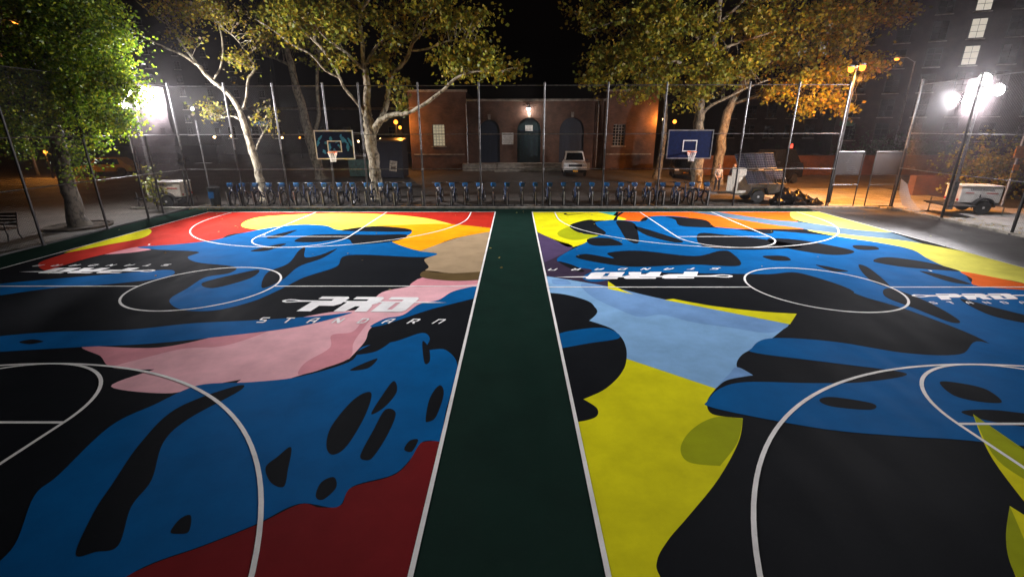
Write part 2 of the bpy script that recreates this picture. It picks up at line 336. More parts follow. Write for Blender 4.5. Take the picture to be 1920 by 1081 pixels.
for nm, (a, c, d, e) in dict(left=(LX0, LY0, LX1, LY1), right=(RX0, RY0, RX1, RY1)).items():
    b = MB(); b.add([(a, c, .0007), (d, c, .0007), (d, e, .0007), (a, e, .0007)], [(0, 1, 2, 3)]); b.build('base_coat', M['black'], court)
Z1, Z2, Z3, Z4 = .006, .009, .012, .015
c = 1
# --- left court
field('L', 'red', Z1, [(380, 392, c), (940, 392, c), (935, 432, c), (842, 424), (700, 428), (455, 436), (400, 452), (268, 464), (180, 480), (120, 497), (84, 506), (74, 492), (130, 470), (-60, 500, c)])
field('L', 'lime', Z2, [(120, 474, c), (200, 448, c), (262, 428), (284, 433), (266, 446), (200, 459), (150, 469)])
field('L', 'yellow', Z2, [(452, 422), (480, 408), (555, 402), (640, 399.5), (730, 402), (800, 409), (846, 420, c), (760, 424), (690, 432), (640, 436), (560, 432), (480, 430)])
field('L', 'rose', Z2, [(196, 477, c), (256, 463), (284, 468, c), (240, 474)])
field('L', 'orange', Z3, [(690, 426), (770, 421), (842, 420), (935, 429, c), (930, 436, c), (855, 446), (785, 471), (755, 462), (728, 452), (764, 440)])
field('L', 'tan', Z3 + .001, [(935, 432, c), (921, 434, c), (858, 446), (786, 471, c), (820, 476), (796, 486), (804, 500), (800, 508), (850, 512), (915, 508, c)])
field('L', 'brown', Z3 + .001, [(798, 507.5), (850, 512), (915, 508, c), (912, 524, c), (850, 526.5), (792, 520)])
field('L', 'pink', Z2, [(788, 522), (850, 526.5), (915, 524, c), (905, 534, c), (850, 548), (822, 564), (788, 572), (758, 591), (724, 598), (694, 616), (684, 640), (655, 672, c), (596, 694), (560, 704), (488, 726), (424, 737), (452, 711, c), (380, 724), (310, 737), (208, 724), (290, 692, c), (215, 690), (190, 668), (158, 649), (300, 651), (440, 622), (600, 588), (680, 578), (716, 548), (770, 536)])
field('L', 'rose', Z2 + .0015, [(158, 649), (300, 651), (440, 622), (540, 603), (500, 622), (420, 648), (340, 654), (250, 676), (205, 685), (188, 667)], [(560, 702), (572, 680), (618, 652), (622, 628), (660, 622), (680, 602), (694, 598), (664, 640), (655, 671), (600, 692)], [(800, 518), (850, 526.5), (915, 524, c), (900, 531), (850, 535), (770, 537)])
# blue sweeps
field('L', 'blue', Z3 + .0005, [(258, 463), (330, 458), (400, 450), (450, 438), (500, 428), (560, 421), (610, 423), (637, 431), (700, 426), (758, 428), (772, 436), (752, 447), (735, 453), (776, 468), (822, 476), (788, 482), (655, 478), (630, 500), (570, 520), (520, 545), (470, 566), (400, 582), (340, 580), (318, 562), (352, 540), (385, 520), (430, 512), (440, 500), (372, 492), (352, 482), (372, 472), (300, 468)],
      [(-80, 545, c), (0, 532), (110, 522), (230, 512), (320, 506), (310, 520), (200, 533), (90, 541), (-80, 566, c)],
      [(-80, 640, c), (0, 630), (100, 622), (240, 618), (360, 606), (480, 600), (600, 592), (660, 586), (560, 612), (420, 630), (280, 644), (120, 652), (-80, 664, c)],
      [(915, 530, c), (895, 535), (850, 546), (822, 562), (786, 570), (756, 590), (722, 597), (694, 612), (722, 608), (800, 582), (850, 569), (910, 554, c)],
      [(655, 678), (680, 650), (740, 640), (790, 624), (806, 634), (800, 655), (836, 656), (858, 690), (836, 770), (828, 828, c), (792, 828), (768, 862), (735, 890), (660, 912), (632, 950), (560, 944), (480, 982), (380, 1022), (270, 1062), (150, 1130), (-40, 1200, c), (-30, 1090), (28, 1020), (64, 930), (110, 890), (205, 800), (290, 758), (372, 722), (470, 716), (560, 706)],
      name='blue_sweep')
# dark accents laid over the blue
field('L', 'black', Z4 + .001, [(640, 432), (700, 424), (760, 428), (768, 434), (700, 434)], [(552, 452), (590, 440), (700, 440), (762, 440), (740, 452), (668, 458), (650, 448), (590, 454)],
      [(500, 512), (540, 494), (560, 470), (572, 464), (572, 482), (600, 478), (632, 466), (604, 484), (560, 500), (530, 524), (492, 540)],
      [(380, 530), (450, 512), (486, 506), (468, 522), (400, 540)], [(470, 470), (520, 458), (536, 458), (500, 470)], [(500, 445), (540, 434), (556, 432), (520, 446)],
      [(36, 641), (60, 636), (82, 640), (56, 645)],
      [(142, 1038), (176, 960), (212, 905), (262, 832), (330, 766), (440, 724), (450, 732), (352, 786), (306, 830), (284, 900), (246, 950), (222, 1022), (180, 1034)],
      [(498, 876), (520, 856), (546, 838), (540, 880), (532, 912), (508, 904)], [(612, 836), (622, 798), (664, 748), (696, 736), (684, 780), (650, 836), (624, 852)],
      [(696, 776), (716, 742), (738, 714), (744, 734), (722, 762)], [(676, 852), (700, 806), (722, 768), (742, 774), (728, 812), (700, 856), (684, 862)],
      [(798, 786), (806, 746), (824, 722), (832, 738), (818, 780), (804, 790)], [(592, 930), (602, 904), (626, 894), (630, 914), (606, 936)], [(320, 996), (338, 972), (358, 966), (354, 996), (334, 1000)],
      [(758, 842), (768, 826), (784, 824), (772, 846)], [(656, 694), (684, 680), (708, 672), (690, 690)], [(664, 664), (700, 644), (736, 636), (706, 658)], [(792, 640), (804, 652), (806, 676), (796, 680)],
      name='dark_accent')
field('L', 'dred', Z3, [(900, 827, c), (790, 829), (768, 864), (735, 892), (658, 914), (640, 946), (600, 951), (562, 945), (480, 984), (380, 1024), (270, 1064), (150, 1132), (40, 1280, c), (760, 1280, c)])
# --- right court
field('R', 'lime', Z2, [(985, 392, c), (1095, 392, c), (1175, 411), (1100, 414), (1070, 424), (1086, 436), (1122, 442), (1072, 463), (1040, 450), (1000, 431, c)])
field('R', 'olive', Z2 + .0015, [(1045, 437), (1058, 428), (1074, 425), (1088, 437), (1122, 442), (1080, 450), (1054, 445)])
field('R', 'black', Z3, [(1057, 400.2), (1059, 399.6), (1062, 399.8), (1062.5, 401), (1066, 401.7), (1075, 401.3), (1098, 399.6), (1080, 402.1), (1066, 403), (1058, 402)], name='swoosh_mark')
field('R', 'purple', Z2, [(996, 431, c), (1040, 449), (1074, 462), (1050, 478), (1020, 492, c)])
field('R', 'plum', Z1, [(1010, 480, c), (1060, 470), (1130, 500), (1142, 545), (1142, 545, c), (1020, 516, c)])
field('R', 'black', Z2 + .0015, [(1150, 412), (1158, 402), (1166, 397, c), (1172, 397, c), (1160, 405), (1156, 413)], name='dark_accent')
field('R', 'teal', Z1, [(1093, 394, c), (1162, 394, c), (1156, 405), (1148, 413, c)])
field('R', 'verm', Z1, [(1160, 392, c), (1490, 392, c), (1492, 413), (1524, 428), (1440, 429), (1350, 428), (1320, 418), (1280, 409), (1215, 406), (1198, 417, c), (1150, 412)])
field('R', 'slate', Z2, [(1284, 395, c), (1332, 395, c), (1440, 411), (1500, 416), (1560, 423), (1650, 430), (1760, 470), (1660, 449), (1570, 442), (1500, 428), (1440, 420), (1340, 404)])
field('R', 'lemon', Z3, [(1484, 392, c), (1560, 392, c), (1670, 432), (1620, 432), (1560, 424), (1500, 414), (1482, 405)],
      [(1514, 431), (1600, 441), (1700, 452), (1800, 470), (1960, 500, c), (1960, 550, c), (1920, 531), (1850, 518), (1790, 506), (1742, 486), (1710, 468), (1650, 455), (1570, 443)])
field('R', 'verm', Z3 + .001, [(1802, 509), (1860, 519), (1960, 540, c), (1960, 546, c), (1834, 536), (1822, 522)])
field('R', 'blue', Z2 + .001, [(1044, 488), (1060, 474), (1104, 450), (1090, 434), (1104, 420), (1150, 412), (1205, 415), (1226, 405), (1290, 408), (1330, 424), (1440, 432), (1560, 442), (1660, 456), (1720, 472), (1760, 492), (1806, 512), (1838, 536), (1960, 544, c), (1960, 720, c), (1880, 660), (1820, 626), (1700, 580), (1620, 556), (1560, 532), (1500, 514), (1440, 514), (1300, 512), (1200, 512), (1120, 528), (1092, 520), (1110, 506), (1070, 500)], name='blue_sweep')
field('R', 'black', Z4 + .001, [(1068, 424), (1084, 416), (1110, 412), (1120, 424), (1136, 436), (1124, 441), (1086, 436)], [(1156, 414), (1188, 418), (1196, 436), (1196, 456), (1176, 450), (1164, 432)],
      [(1250, 406), (1320, 412), (1350, 428), (1440, 430), (1440, 438), (1360, 428), (1280, 424), (1266, 412)], [(1190, 424), (1240, 438), (1280, 452), (1262, 454), (1210, 440)],
      [(1102, 448), (1140, 446), (1166, 456), (1160, 460), (1112, 460)], [(1140, 474), (1200, 470), (1300, 480), (1350, 470), (1372, 474), (1386, 498), (1300, 496), (1190, 500), (1120, 492), (1080, 482), (1100, 476), (1150, 484)],
      [(1310, 438), (1360, 440), (1430, 448), (1480, 456), (1500, 464), (1400, 468), (1320, 462)], [(1440, 448), (1500, 450), (1600, 470), (1560, 478), (1470, 464)],
      [(1638, 490), (1664, 482), (1740, 492), (1800, 508), (1760, 506), (1690, 500)], [(1430, 480), (1470, 480), (1482, 488), (1450, 488)],
      [(1610, 496), (1632, 504), (1668, 536), (1640, 530), (1618, 512)], [(1724, 508), (1770, 516), (1820, 532), (1780, 528)], [(1600, 460), (1640, 462), (1646, 468), (1610, 468)], [(1530, 496), (1590, 508), (1560, 508)],
      [(1668, 540), (1740, 566), (1798, 600), (1782, 604), (1720, 580), (1660, 556)], [(1800, 560), (1880, 580), (1960, 600, c), (1960, 612, c), (1860, 592)], [(1046, 490), (1072, 496), (1096, 508), (1080, 508)],
      [(1360, 518), (1440, 514), (1505, 513), (1600, 550), (1400, 540)],
      name='dark_accent')
field('R', 'sky', Z3, [(1015, 516, c), (1140, 537), (1240, 560), (1400, 592), (1482, 606, c), (1436, 642), (1392, 664), (1382, 688), (1412, 703, c), (1364, 712), (1342, 728, c), (1175, 672, c), (1170, 640), (1146, 616), (1105, 601, c), (1120, 582), (1090, 562), (1015, 550, c)])
field('R', 'sky2', Z3 + .0015, [(1090, 532), (1140, 537), (1240, 560), (1400, 592), (1478, 606), (1442, 624), (1370, 614), (1300, 604), (1240, 590), (1200, 594), (1160, 580), (1110, 556)], [(1036, 524), (1060, 524), (1070, 533), (1040, 533)], [(1382, 688), (1412, 703, c), (1364, 712), (1342, 727), (1366, 702)])
field('R', 'lime', Z3 + .002, [(1140, 527, c), (1160, 540), (1188, 552, c), (1140, 541, c)], [(1246, 562, c), (1262, 560, c), (1340, 574), (1430, 584), (1494, 588, c), (1481, 608, c), (1400, 592)])
field('R', 'black', Z4, [(1015, 548, c), (1060, 552), (1106, 566), (1116, 584), (1104, 602, c), (1150, 618), (1174, 652), (1168, 694), (1136, 728), (1094, 748, c), (1120, 766), (1112, 784), (1050, 796, c), (1015, 640, c)], name='dark_accent')
field('R', 'blue', Z4 + .0015, [(1035, 632, c), (1060, 622), (1120, 614), (1150, 620), (1160, 634), (1100, 644), (1035, 656, c)],
      [(1444, 634), (1560, 640), (1700, 662), (1800, 664), (1840, 640), (1960, 690, c), (1960, 840, c), (1800, 824), (1700, 818), (1560, 806), (1420, 782), (1330, 762), (1326, 752), (1350, 728), (1400, 716), (1520, 718), (1620, 716), (1700, 700), (1560, 680), (1420, 662), (1410, 652)], name='blue_sweep')
field('R', 'black', Z4 + .003, [(1536, 750), (1560, 744), (1636, 756), (1632, 768), (1560, 762)], [(1762, 716), (1800, 718), (1850, 730), (1878, 754), (1830, 752), (1786, 740)], [(1802, 772), (1860, 768), (1960, 780, c), (1960, 806, c), (1860, 790)], name='dark_accent')
field('R', 'lime', Z3 + .001, [(1175, 672, c), (1342, 728, c), (1326, 752), (1336, 776), (1393, 784, c), (1384, 830), (1345, 900), (1290, 968), (1254, 1010), (1232, 1050), (1240, 1085), (1300, 1180), (1320, 1300, c), (1100, 1300, c), (1075, 790, c), (1120, 776), (1094, 748, c), (1136, 728), (1168, 694)])
field('R', 'olive', Z3 + .003, [(1393, 785, c), (1340, 782), (1296, 806), (1276, 840), (1292, 866), (1350, 873, c), (1382, 830)])
field('R', 'lime', Z4 + .0045, [(1824, 776, c), (1960, 870, c), (1960, 990, c), (1862, 862)], [(1893, 948, c), (1960, 990, c), (1960, 1200, c), (1900, 1070), (1886, 1010)])
field('R', 'olive', Z4 + .006, [(1824, 776, c), (1960, 870, c), (1960, 920, c), (1870, 862)], [(1893, 948, c), (1930, 1040), (1950, 1140), (1900, 1070), (1886, 1010)])

# white game lines
ZL = .0060; LW = .054
M['line'] = paint('court_line_white', (.80, .79, .77))
nt = M['line'].node_tree; q_ = [x for x in nt.nodes if x.type == 'MIX'][-1]; q_.inputs[7].default_value = (.30, .30, .30, 1)
for x in nt.nodes:
    if x.type == 'MAP_RANGE' and abs(x.inputs[4].default_value - .06) < 1e-4: x.inputs[4].default_value = .75
def strip(b, pts, w=LW, z=ZL, closed=False):
    n = len(pts); vs = []
    for i in range(n):
        a = Vector(pts[(i - 1) % n] if closed or i > 0 else pts[i]); d = Vector(pts[(i + 1) % n] if closed or i < n - 1 else pts[i])
        t = (d - a).normalized(); nn = Vector((-t.y, t.x)) * w / 2; p = Vector(pts[i]); vs += [(p.x - nn.x, p.y - nn.y, z), (p.x + nn.x, p.y + nn.y, z)]
    m = n if closed else n - 1
    b.add(vs, [(2 * i, (2 * i + 2) % (2 * n), (2 * i + 3) % (2 * n), 2 * i + 1) for i in range(m)])
def arc(cx, cy, r, a0, a1, n=64): return [(cx + r * math.cos(a0 + (a1 - a0) * i / n), cy + r * math.sin(a0 + (a1 - a0) * i / n)) for i in range(n + 1)]
def line(name, z, *a, **k):
    b = MB(); strip(b, *a, z=z, **k); b.build(name, M['line'], court)
for (x0, y0, x1, y1, yh) in ((LX0, LY0, LX1, LY1, LH), (RX0, RY0, RX1, RY1, RH)):
    cx = (x0 + x1) / 2; h = LW / 2
    line('sideline', ZL, [(x0, y0), (x0, y1)]); line('sideline', ZL, [(x1, y0), (x1, y1)])
    line('baseline', ZL + .0004, [(x0 - h, y1), (x1 + h, y1)]); line('baseline', ZL + .0004, [(x0 - h, y0), (x1 + h, y0)])
    line('centre_circle', ZL, arc(cx, yh, 1.83, 0, 2 * PI, 90)[:-1], closed=True)
    line('halfway_line', ZL + .0004, [(x0, yh), (cx - 1.83, yh)]); line('halfway_line', ZL + .0004, [(cx + 1.83, yh), (x1, yh)])
    for s, yb in ((-1, y1), (1, y0)):
        hy = yb + s * 1.5; a0, a1 = (PI, 2 * PI) if s < 0 else (PI, 0)
        line('three_point_line', ZL + .0004, [(cx - 6.1, yb)] + arc(cx, hy, 6.1, a0, a1, 80) + [(cx + 6.1, yb)])
        line('key_line', ZL + .0008, [(cx - 1.8, yb), (cx - 1.8, yb + s * 5.8)] + arc(cx, yb + s * 5.8, 1.8, a0, a1, 40)[1:-1] + [(cx + 1.8, yb + s * 5.8), (cx + 1.8, yb)])
        line('free_throw_line', ZL + .00012, [(cx - 1.8, yb + s * 5.8), (cx + 1.8, yb + s * 5.8)])

# PRO / STANDARD lettering; glyphs in a 0..1 box, y up
GL = {
 'P': ([[(0, 0), (.42, 0), (.42, .36), (.86, .36), (1, .5), (1, .9), (.9, 1), (.06, 1), (.06, .82), (.56, .82), (.56, .62), (.0, .62)]]),
 'R': ([[(0, 0), (.34, 0), (.44, .34), (.58, .34), (.62, 0), (1, 0), (.94, .36), (.88, .44), (1, .56), (1, .9), (.9, 1), (.06, 1), (.06, .82), (.56, .82), (.56, .62), (.0, .62)]]),
 'O': ([[(.0, .0), (.9, 0), (1, .1), (1, .9), (.9, 1), (.06, 1), (.06, .82), (.56, .82), (.56, .14), (.42, .14), (.42, .6), (.0, .6)]]),
 'S': ([[(0, 0), (.85, 0), (1, .15), (1, .45), (.85, .58), (.25, .58), (.25, .84), (1, .84), (1, 1), (.12, 1), (0, .86), (0, .55), (.12, .42), (.76, .42), (.76, .16), (0, .16)]]),
 'T': ([[(.38, 0), (.62, 0), (.62, .83), (1, .83), (1, 1), (0, 1), (0, .83), (.38, .83)]]),
 'A': ([[(0, 0), (.22, 0), (.22, .34), (.78, .34), (.78, 0), (1, 0), (1, 1), (.42, 1), (.2, .8), (0, .5)], [(.22, .5), (.78, .5), (.78, .84), (.5, .84), (.32, .7)]]),
 'N': ([[(0, 0), (.2, 0), (.2, .62), (.74, 0), (1, 0), (1, 1), (.8, 1), (.8, .36), (.26, 1), (0, 1)]]),
 'D': ([[(0, 0), (.8, 0), (1, .2), (1, .8), (.8, 1), (0, 1)], [(.22, .17), (.22, .83), (.7, .83), (.78, .72), (.78, .28), (.7, .17)]]),
 'r': ([[(0, 0), (.22, 0), (.22, .34), (.5, .34), (.74, 0), (1, 0), (.76, .36), (1, .5), (1, .85), (.85, 1), (0, 1)], [(.22, .5), (.22, .84), (.74, .84), (.74, .5)]]),
 'n': ([[(0, 0), (.2, 0), (.2, .82), (.78, .82), (.78, 0), (1, 0), (1, .85), (.85, 1), (0, 1)]]),
}
def decal(quad, items, quad2, eye, tip):
    b = MB()
    def bl(q):
        q = [G(*p) for p in q]
        return lambda u, v: q[0].lerp(q[1], u).lerp(q[3].lerp(q[2], u), v)
    z = .0080
    def put(f, x0, x1, g, zz):
        loops = GL[g]; vs = [[Vector((f(x0 + (x1 - x0) * a, bb).x, f(x0 + (x1 - x0) * a, bb).y, 0)) for a, bb in l] for l in loops]
        flat = [p for l in vs for p in l]; b.add([(p.x, p.y, zz) for p in flat], [tuple(t) for t in tessellate_polygon(vs)])
    f = bl(quad)
    for i, g in enumerate('PRO'): put(f, i * .345, i * .345 + .31, g, z)
    f2 = bl(quad2)
    for i, g in enumerate(['S', 'T', 'A', 'N', 'D', 'A', 'r', 'n']): put(f2, i / 7.28, i / 7.28 + .045, g, z)
    e, t = G(*eye), G(*tip); d = (t - e); L = d.length; d.normalize(); nn = Vector((-d.y, d.x, 0))
    k = L / 30
    prof = [(0, 0), (.01, .5), (.035, .85), (.07, .75), (.11, .42), (.2, .3), (.5, .32), (.9, .24), (1, 0)]
    top = [e + d * L * a + nn * k * h for a, h in prof]; bot = [e + d * L * a - nn * k * h for a, h in prof[::-1]][1:-1]
    loops = [[Vector((p.x, p.y, 0)) for p in top + bot]]
    hole = [e + d * L * a + nn * k * h for a, h in ((.018, 0), (.035, .4), (.07, .35), (.1, 0), (.07, -.35), (.035, -.4))]; loops.append([Vector((p.x, p.y, 0)) for p in hole])
    flat = [p for l in loops for p in l]; b.add([(p.x, p.y, z + .0004) for p in flat], [tuple(t2) for t2 in tessellate_polygon(loops)])
    me = bpy.data.meshes.new('lettering'); me.from_pydata(b.v, [], b.f); bm = bmesh.new(); bm.from_mesh(me)
    for fc in bm.faces:
        fc.normal_update()
        if fc.normal.z < 0: fc.normal_flip()
    bm.to_mesh(me); bm.free(); me.materials.append(M['decal']); o = bpy.data.objects.new('lettering', me); C.objects.link(o); o.parent = court
decal([(556, 583.5), (757, 585), (789, 557.5), (601, 556)], 0, [(480, 605), (822, 607), (836, 598.5), (492, 595)], (529, 564), (838, 567.5))
decal([(262, 502.3), (104, 502.4), (68, 512.4), (226, 512.2)], 0, [(322, 495.3), (76, 496), (60, 499.6), (312, 498.6)], (291, 507.6), (35, 509.8))
decal([(1309, 509.5), (1110, 510.6), (1096, 523.4), (1305, 522)], 0, [(1352, 502), (1034, 503.5), (1028, 507.2), (1344, 505.4)], (1374, 517.5), (1040, 519.6))
decal([(1765, 562), (1911, 561), (1892, 550.4), (1751, 551)], 0, [(1749, 569.8), (1992, 569.2), (1982, 565), (1740, 565.6)], (1710, 554.8), (1980, 553.6))

# fallen leaves along the kerb
def leafmesh(centres, size, cols, flat=False, name='foliage'):
    n = len(centres); a = rng.normal(size=(n, 3)); 
    if flat: a = np.c_[a[:, :2], np.abs(a[:, 2]) * 0.15]
    a /= np.linalg.norm(a, axis=1)[:, None]
    q = rng.normal(size=(n, 3)); bvec = np.cross(a, q); bvec /= np.linalg.norm(bvec, axis=1)[:, None]
    if flat: bvec = np.cross(np.c_[rng.normal(size=(n, 2)) * .25, np.ones(n)], a); bvec /= np.linalg.norm(bvec, axis=1)[:, None]
    nn = np.cross(a, bvec); s = (size * rng.uniform(.6, 1.25, n))[:, None]
    pts = np.stack([centres - a * s, centres - a * s * .15 + bvec * s * .8 + nn * s * .22, centres + a * s, centres - a * s * .1 - bvec * s * .8 + nn * s * .22], 1).reshape(-1, 3)
    me = bpy.data.meshes.new(name); me.vertices.add(4 * n); me.vertices.foreach_set('co', pts.astype(np.float32).ravel())
    idx = np.arange(n)[:, None] * 4; tri = np.concatenate([idx + [0, 1, 2], idx + [0, 2, 3]], 1).reshape(-1)
    me.loops.add(6 * n); me.loops.foreach_set('vertex_index', tri.astype(np.int32)); me.polygons.add(2 * n); me.polygons.foreach_set('loop_start', (np.arange(2 * n) * 3).astype(np.int32))
    me.update(calc_edges=True)
    at = me.attributes.new('leaf_colour', 'FLOAT_COLOR', 'POINT'); c4 = np.ones((4 * n, 4), np.float32); c4[:, :3] = np.repeat(cols, 4, 0); at.data.foreach_set('color', c4.ravel())
    me.materials.append(M['leaf']); return me
def pick(pal, n):
    pal = np.array(pal); i = rng.integers(0, len(pal), n); return np.clip(pal[i] * rng.uniform(.65, 1.3, (n, 1)), 0, 1)
n = 1500
xs = np.where(rng.random(n) < .45, rng.uniform(-17.5, -9, n), rng.uniform(-17, 20, n)); ys = 25.35 + np.abs(rng.normal(0, .35, n)) - (rng.random(n) < .25) * .55
ce = np.c_[xs, ys, rng.uniform(.0, .05, n)]
ce = np.r_[ce, np.c_[rng.uniform(-17, 19.4, 90), 25 - np.abs(rng.normal(0, 7, 90)), np.full(90, .014)]]; n += 90
ce2 = np.c_[rng.uniform(19.75, 21.5, 500), rng.uniform(14, 25, 500), np.full(500, .01)]
me = leafmesh(np.r_[ce, ce2], .05, pick([(.35, .22, .05), (.25, .14, .04), (.4, .3, .08), (.3, .3, .1)], n + 500), flat=True, name='fallen_leaves')
o = bpy.data.objects.new('fallen_leaves', me); C.objects.link(o); tag(o, kind='stuff', label='dry fallen leaves gathered along the kerb under the fence', cat='leaves')

# ------------------------------------------------------------------ fences
ZR = (2.02, 3.74, 6.02)
def chain(b, p0, p1, z0, z1, s=.085, r=.0019):
    p0, p1 = Vector(p0), Vector(p1); L = (p1 - p0).length; d = (p1 - p0) / L; Hh = z1 - z0; nn = Vector((-d.y, d.x, 0)) * .004
    k = -Hh
    while k < L:
        for sg in (1, -1):
            a0, a1 = max(0, k), min(L, k + Hh)
            if a1 - a0 < .02: continue
            za, zb = z0 + (a0 - k), z0 + (a1 - k)
            if sg < 0: za, zb = z0 + z1 - za, z0 + z1 - zb
            A = p0 + d * a0 + nn * sg; B = p0 + d * a1 + nn * sg; A.z, B.z = za, zb
            b.tube([A, B], r, 3, cap=False)
        k += s
def post(x, y, h, parent, hi=True, r=.045, galv_dim=False):
    """black lower half, galvanised sleeve above the middle rail"""
    b = MB(); b.tube([(x, y, 0), (x, y, 3.0 if hi else h)], r, 10); b.tube([(x, y, 0), (x, y, .05)], r * 1.8, 10); o = b.build('post', M['pole'], parent, smooth=True)
    if hi:
        b = MB(); b.tube([(x, y, 3.0), (x, y, h)], r * .96, 10); b.lathe((x, y, h), (0, 0, 1), [(r * 1.25, 0), (r * 1.2, .05), (.01, .09)], 10); b.build('post_sleeve', M['galv_dim' if galv_dim else 'galv'], o, smooth=True)
        for z in ZR: b = MB(); b.lathe((x, y, z), (0, 0, 1), [(r * 1.35, -.03), (r * 1.35, .03)], 10); b.build('rail_clamp', M['galv_dim' if galv_dim else 'galv'], o)
    return o
def rails(p0, p1, parent, zs=ZR, m=None, r=.019):
    for z in zs:
        b = MB(); b.tube([(p0[0], p0[1], z), (p1[0], p1[1], z)], r, 8); b.build('rail', m or M['galv'], parent, smooth=True)
FY = 25.3
bf = empty('chain_link_fence', (0, 0, 0), label='tall chain-link fence along the back of the courts in front of the docked bicycles', cat='fence')
BX = [-17.17, -14.4, -12.0, -9.5, -7.75, -4.8, -1.78, 1.48, 4.62, 7.5, 11.56, 14.0, 16.5]
for x in BX: post(x, FY, 6.1, bf, galv_dim=(-9 < x < 11 and abs(x - 1.48) > .1))
for a, b2 in zip(BX, BX[1:]): rails((a + .05, FY), (b2 - .05, FY), bf, m=M['galv'] if a < -9 or a > 13 else M['galv_dim'])
for a, b2 in zip(BX, BX[1:]):
    b = MB(); chain(b, (a, FY + .03, 0), (b2, FY + .03, 0), .06, 6.0, s=.11 if a < -13 else .085, r=.003 if a < -13 else .0018); tag(b.build('chain_mesh', M['wire' if a < -11 else 'pole'], bf), kind='stuff')  # mesh past the lamp-side bays coloured black to stand for weaker light
b = MB(); b.tube([(BX[0], FY, .1), (BX[-1], FY, .1)], .02, 6); b.build('bottom_rail', M['pole'], bf)
lf = empty('chain_link_fence', (0, 0, 0), label='chain-link fence along the left side of the courts beside the park bench', cat='fence')
LYs = [7.5, 10.6, 13.7, 16.8, 19.68, 22.05, 25.3]
for y in LYs[:-1]: post(-17.2, y, 6.1, lf, hi=(y > 21))
post(-17.3, 23.2, 3.75, lf, hi=False); post(-17.3, 25.2, 2.0, lf, hi=False, r=.05)
for a, b2 in zip(LYs, LYs[1:]):
    rails((-17.2, a + .05), (-17.2, b2 - .05), lf, m=M['galv'] if a > 19 else M['pole'])
    b = MB(); chain(b, (-17.23, a, 0), (-17.23, b2, 0), .05, 6.0, s=.095, r=.0026); tag(b.build('chain_mesh', M['wire'] if a > 16 else M['pole'], lf), kind='stuff')
rf = empty('chain_link_fence', (0, 0, 0), label='chain-link fence along the right side of the courts beside the bright light tower', cat='fence')
RYs = [(20.1, 25.45), (19.6, 21.75), (19.6, 18.5), (19.6, 15.3), (19.6, 12.1), (19.6, 8.9)]
for x, y in RYs: post(x, y, 6.2, rf, hi=(y > 25), r=.055)
for (xa, ya), (xb, yb) in zip(RYs, RYs[1:]):
    rails((xa, ya - .05), (xb, yb + .05), rf)
    b = MB(); chain(b, (xa + .04, ya, 0), (xb + .04, yb, 0), .06, 6.0, s=.10, r=.0026); tag(b.build('chain_mesh', M['wire'], rf), kind='stuff')
# open gateway between back fence and right corner
gt = empty('fence_gate', (0, 0, 0), label='open chain-link gate leaf hinged on the last post of the back fence', cat='gate')
gt2 = empty('fence_gate', (0, 0, 0), label='narrow chain-link gate panel beside the right-hand corner post', cat='gate')
def leaf(parent, x0, x1, y0, y1, h=2.85):
    b = MB()
    for x, y in ((x0, y0), (x1, y1)): b.tube([(x, y, .05), (x, y, h)], .03, 8)
    b.build('gate_frame', M['pole'], parent, smooth=True)
    b = MB()
    for z in (1.2, h): b.tube([(x0, y0, z), (x1, y1, z)], .026, 8)
    b.build('gate_rail', M['galv'], parent, smooth=True)
    b = MB(); b.tube([(x0, y0, .08), (x1, y1, .08)], .026, 8); b.build('bottom_rail', M['pole'], parent)
    b = MB(); chain(b, (x0, y0, 0), (x1, y1, 0), .1, h, .08); tag(b.build('chain_mesh', M['pole'], parent), kind='stuff')
    b = MB(); b.box(((x0 + x1) / 2, (y0 + y1) / 2 + .02, 2.25), (abs(x1 - x0) - .08, .015, 1.1)); b.build('mesh_cloth', M['darkscreen'] if 'darkscreen' in M else M['pole'], parent)
M['darkscreen'] = screenmat('dark_gate_cloth', (.05, .05, .055), .72)
leaf(gt, 16.6, 17.92, FY, FY - .02); leaf(gt2, 18.5, 19.95, FY - .05, FY + .1)

# windscreen cloth: sagging sheet with a frayed lower edge
M['screen'] = screenmat('windscreen_cloth', (.036, .030, .032), .42)
M['scrap'] = screenmat('torn_white_cloth', (.75, .72, .72), .6)
def cloth(name, p0, p1, z1, bottom, m, nx=40, nz=18, amp=.05, **kw):
    """bottom: function 0..1 -> z of the lower edge"""
    p0, p1 = Vector(p0), Vector(p1); d = (p1 - p0).normalized(); nn = Vector((-d.y, d.x, 0)); vs = []; fs = []
    for j in range(nz + 1):
        for i in range(nx + 1):
            u, v = i / nx, j / nz; zb = bottom(u); z = zb + (z1 - zb) * v; p = p0.lerp(p1, u)
            o2 = amp * (math.sin(u * 23 + z * 2.1) * .4 + math.sin(u * 9 - z * 3.3 + 1) * .6 + math.sin(z * 9 + u * 4) * .25) * (1 - abs(2 * v - 1) ** 3)
            vs.append((p.x + nn.x * o2, p.y + nn.y * o2, z))
    W = nx + 1; fs = [(j * W + i, j * W + i + 1, (j + 1) * W + i + 1, (j + 1) * W + i) for j in range(nz) for i in range(nx)]
    b = MB(); b.add(vs, fs); return b.build(name, m, None, smooth=True, **kw)
cloth('windscreen_cloth', (-17.34, 22.3), (-17.34, 25.15), 5.95, lambda u: 1.75 + .1 * math.sin(u * 9) + .12 * u, M['screen'], label='sagging grey windscreen cloth tied to the left fence corner near the left light tower', cat='windscreen')
cloth('windscreen_cloth', (20.2, 25.3), (19.74, 21.85), 6.0, lambda u: 2.05 + .10 * math.sin(u * 14) + .05 * math.sin(u * 41), M['screen'], label='rippled grey windscreen cloth on the first right fence bay by the corner post', cat='windscreen')
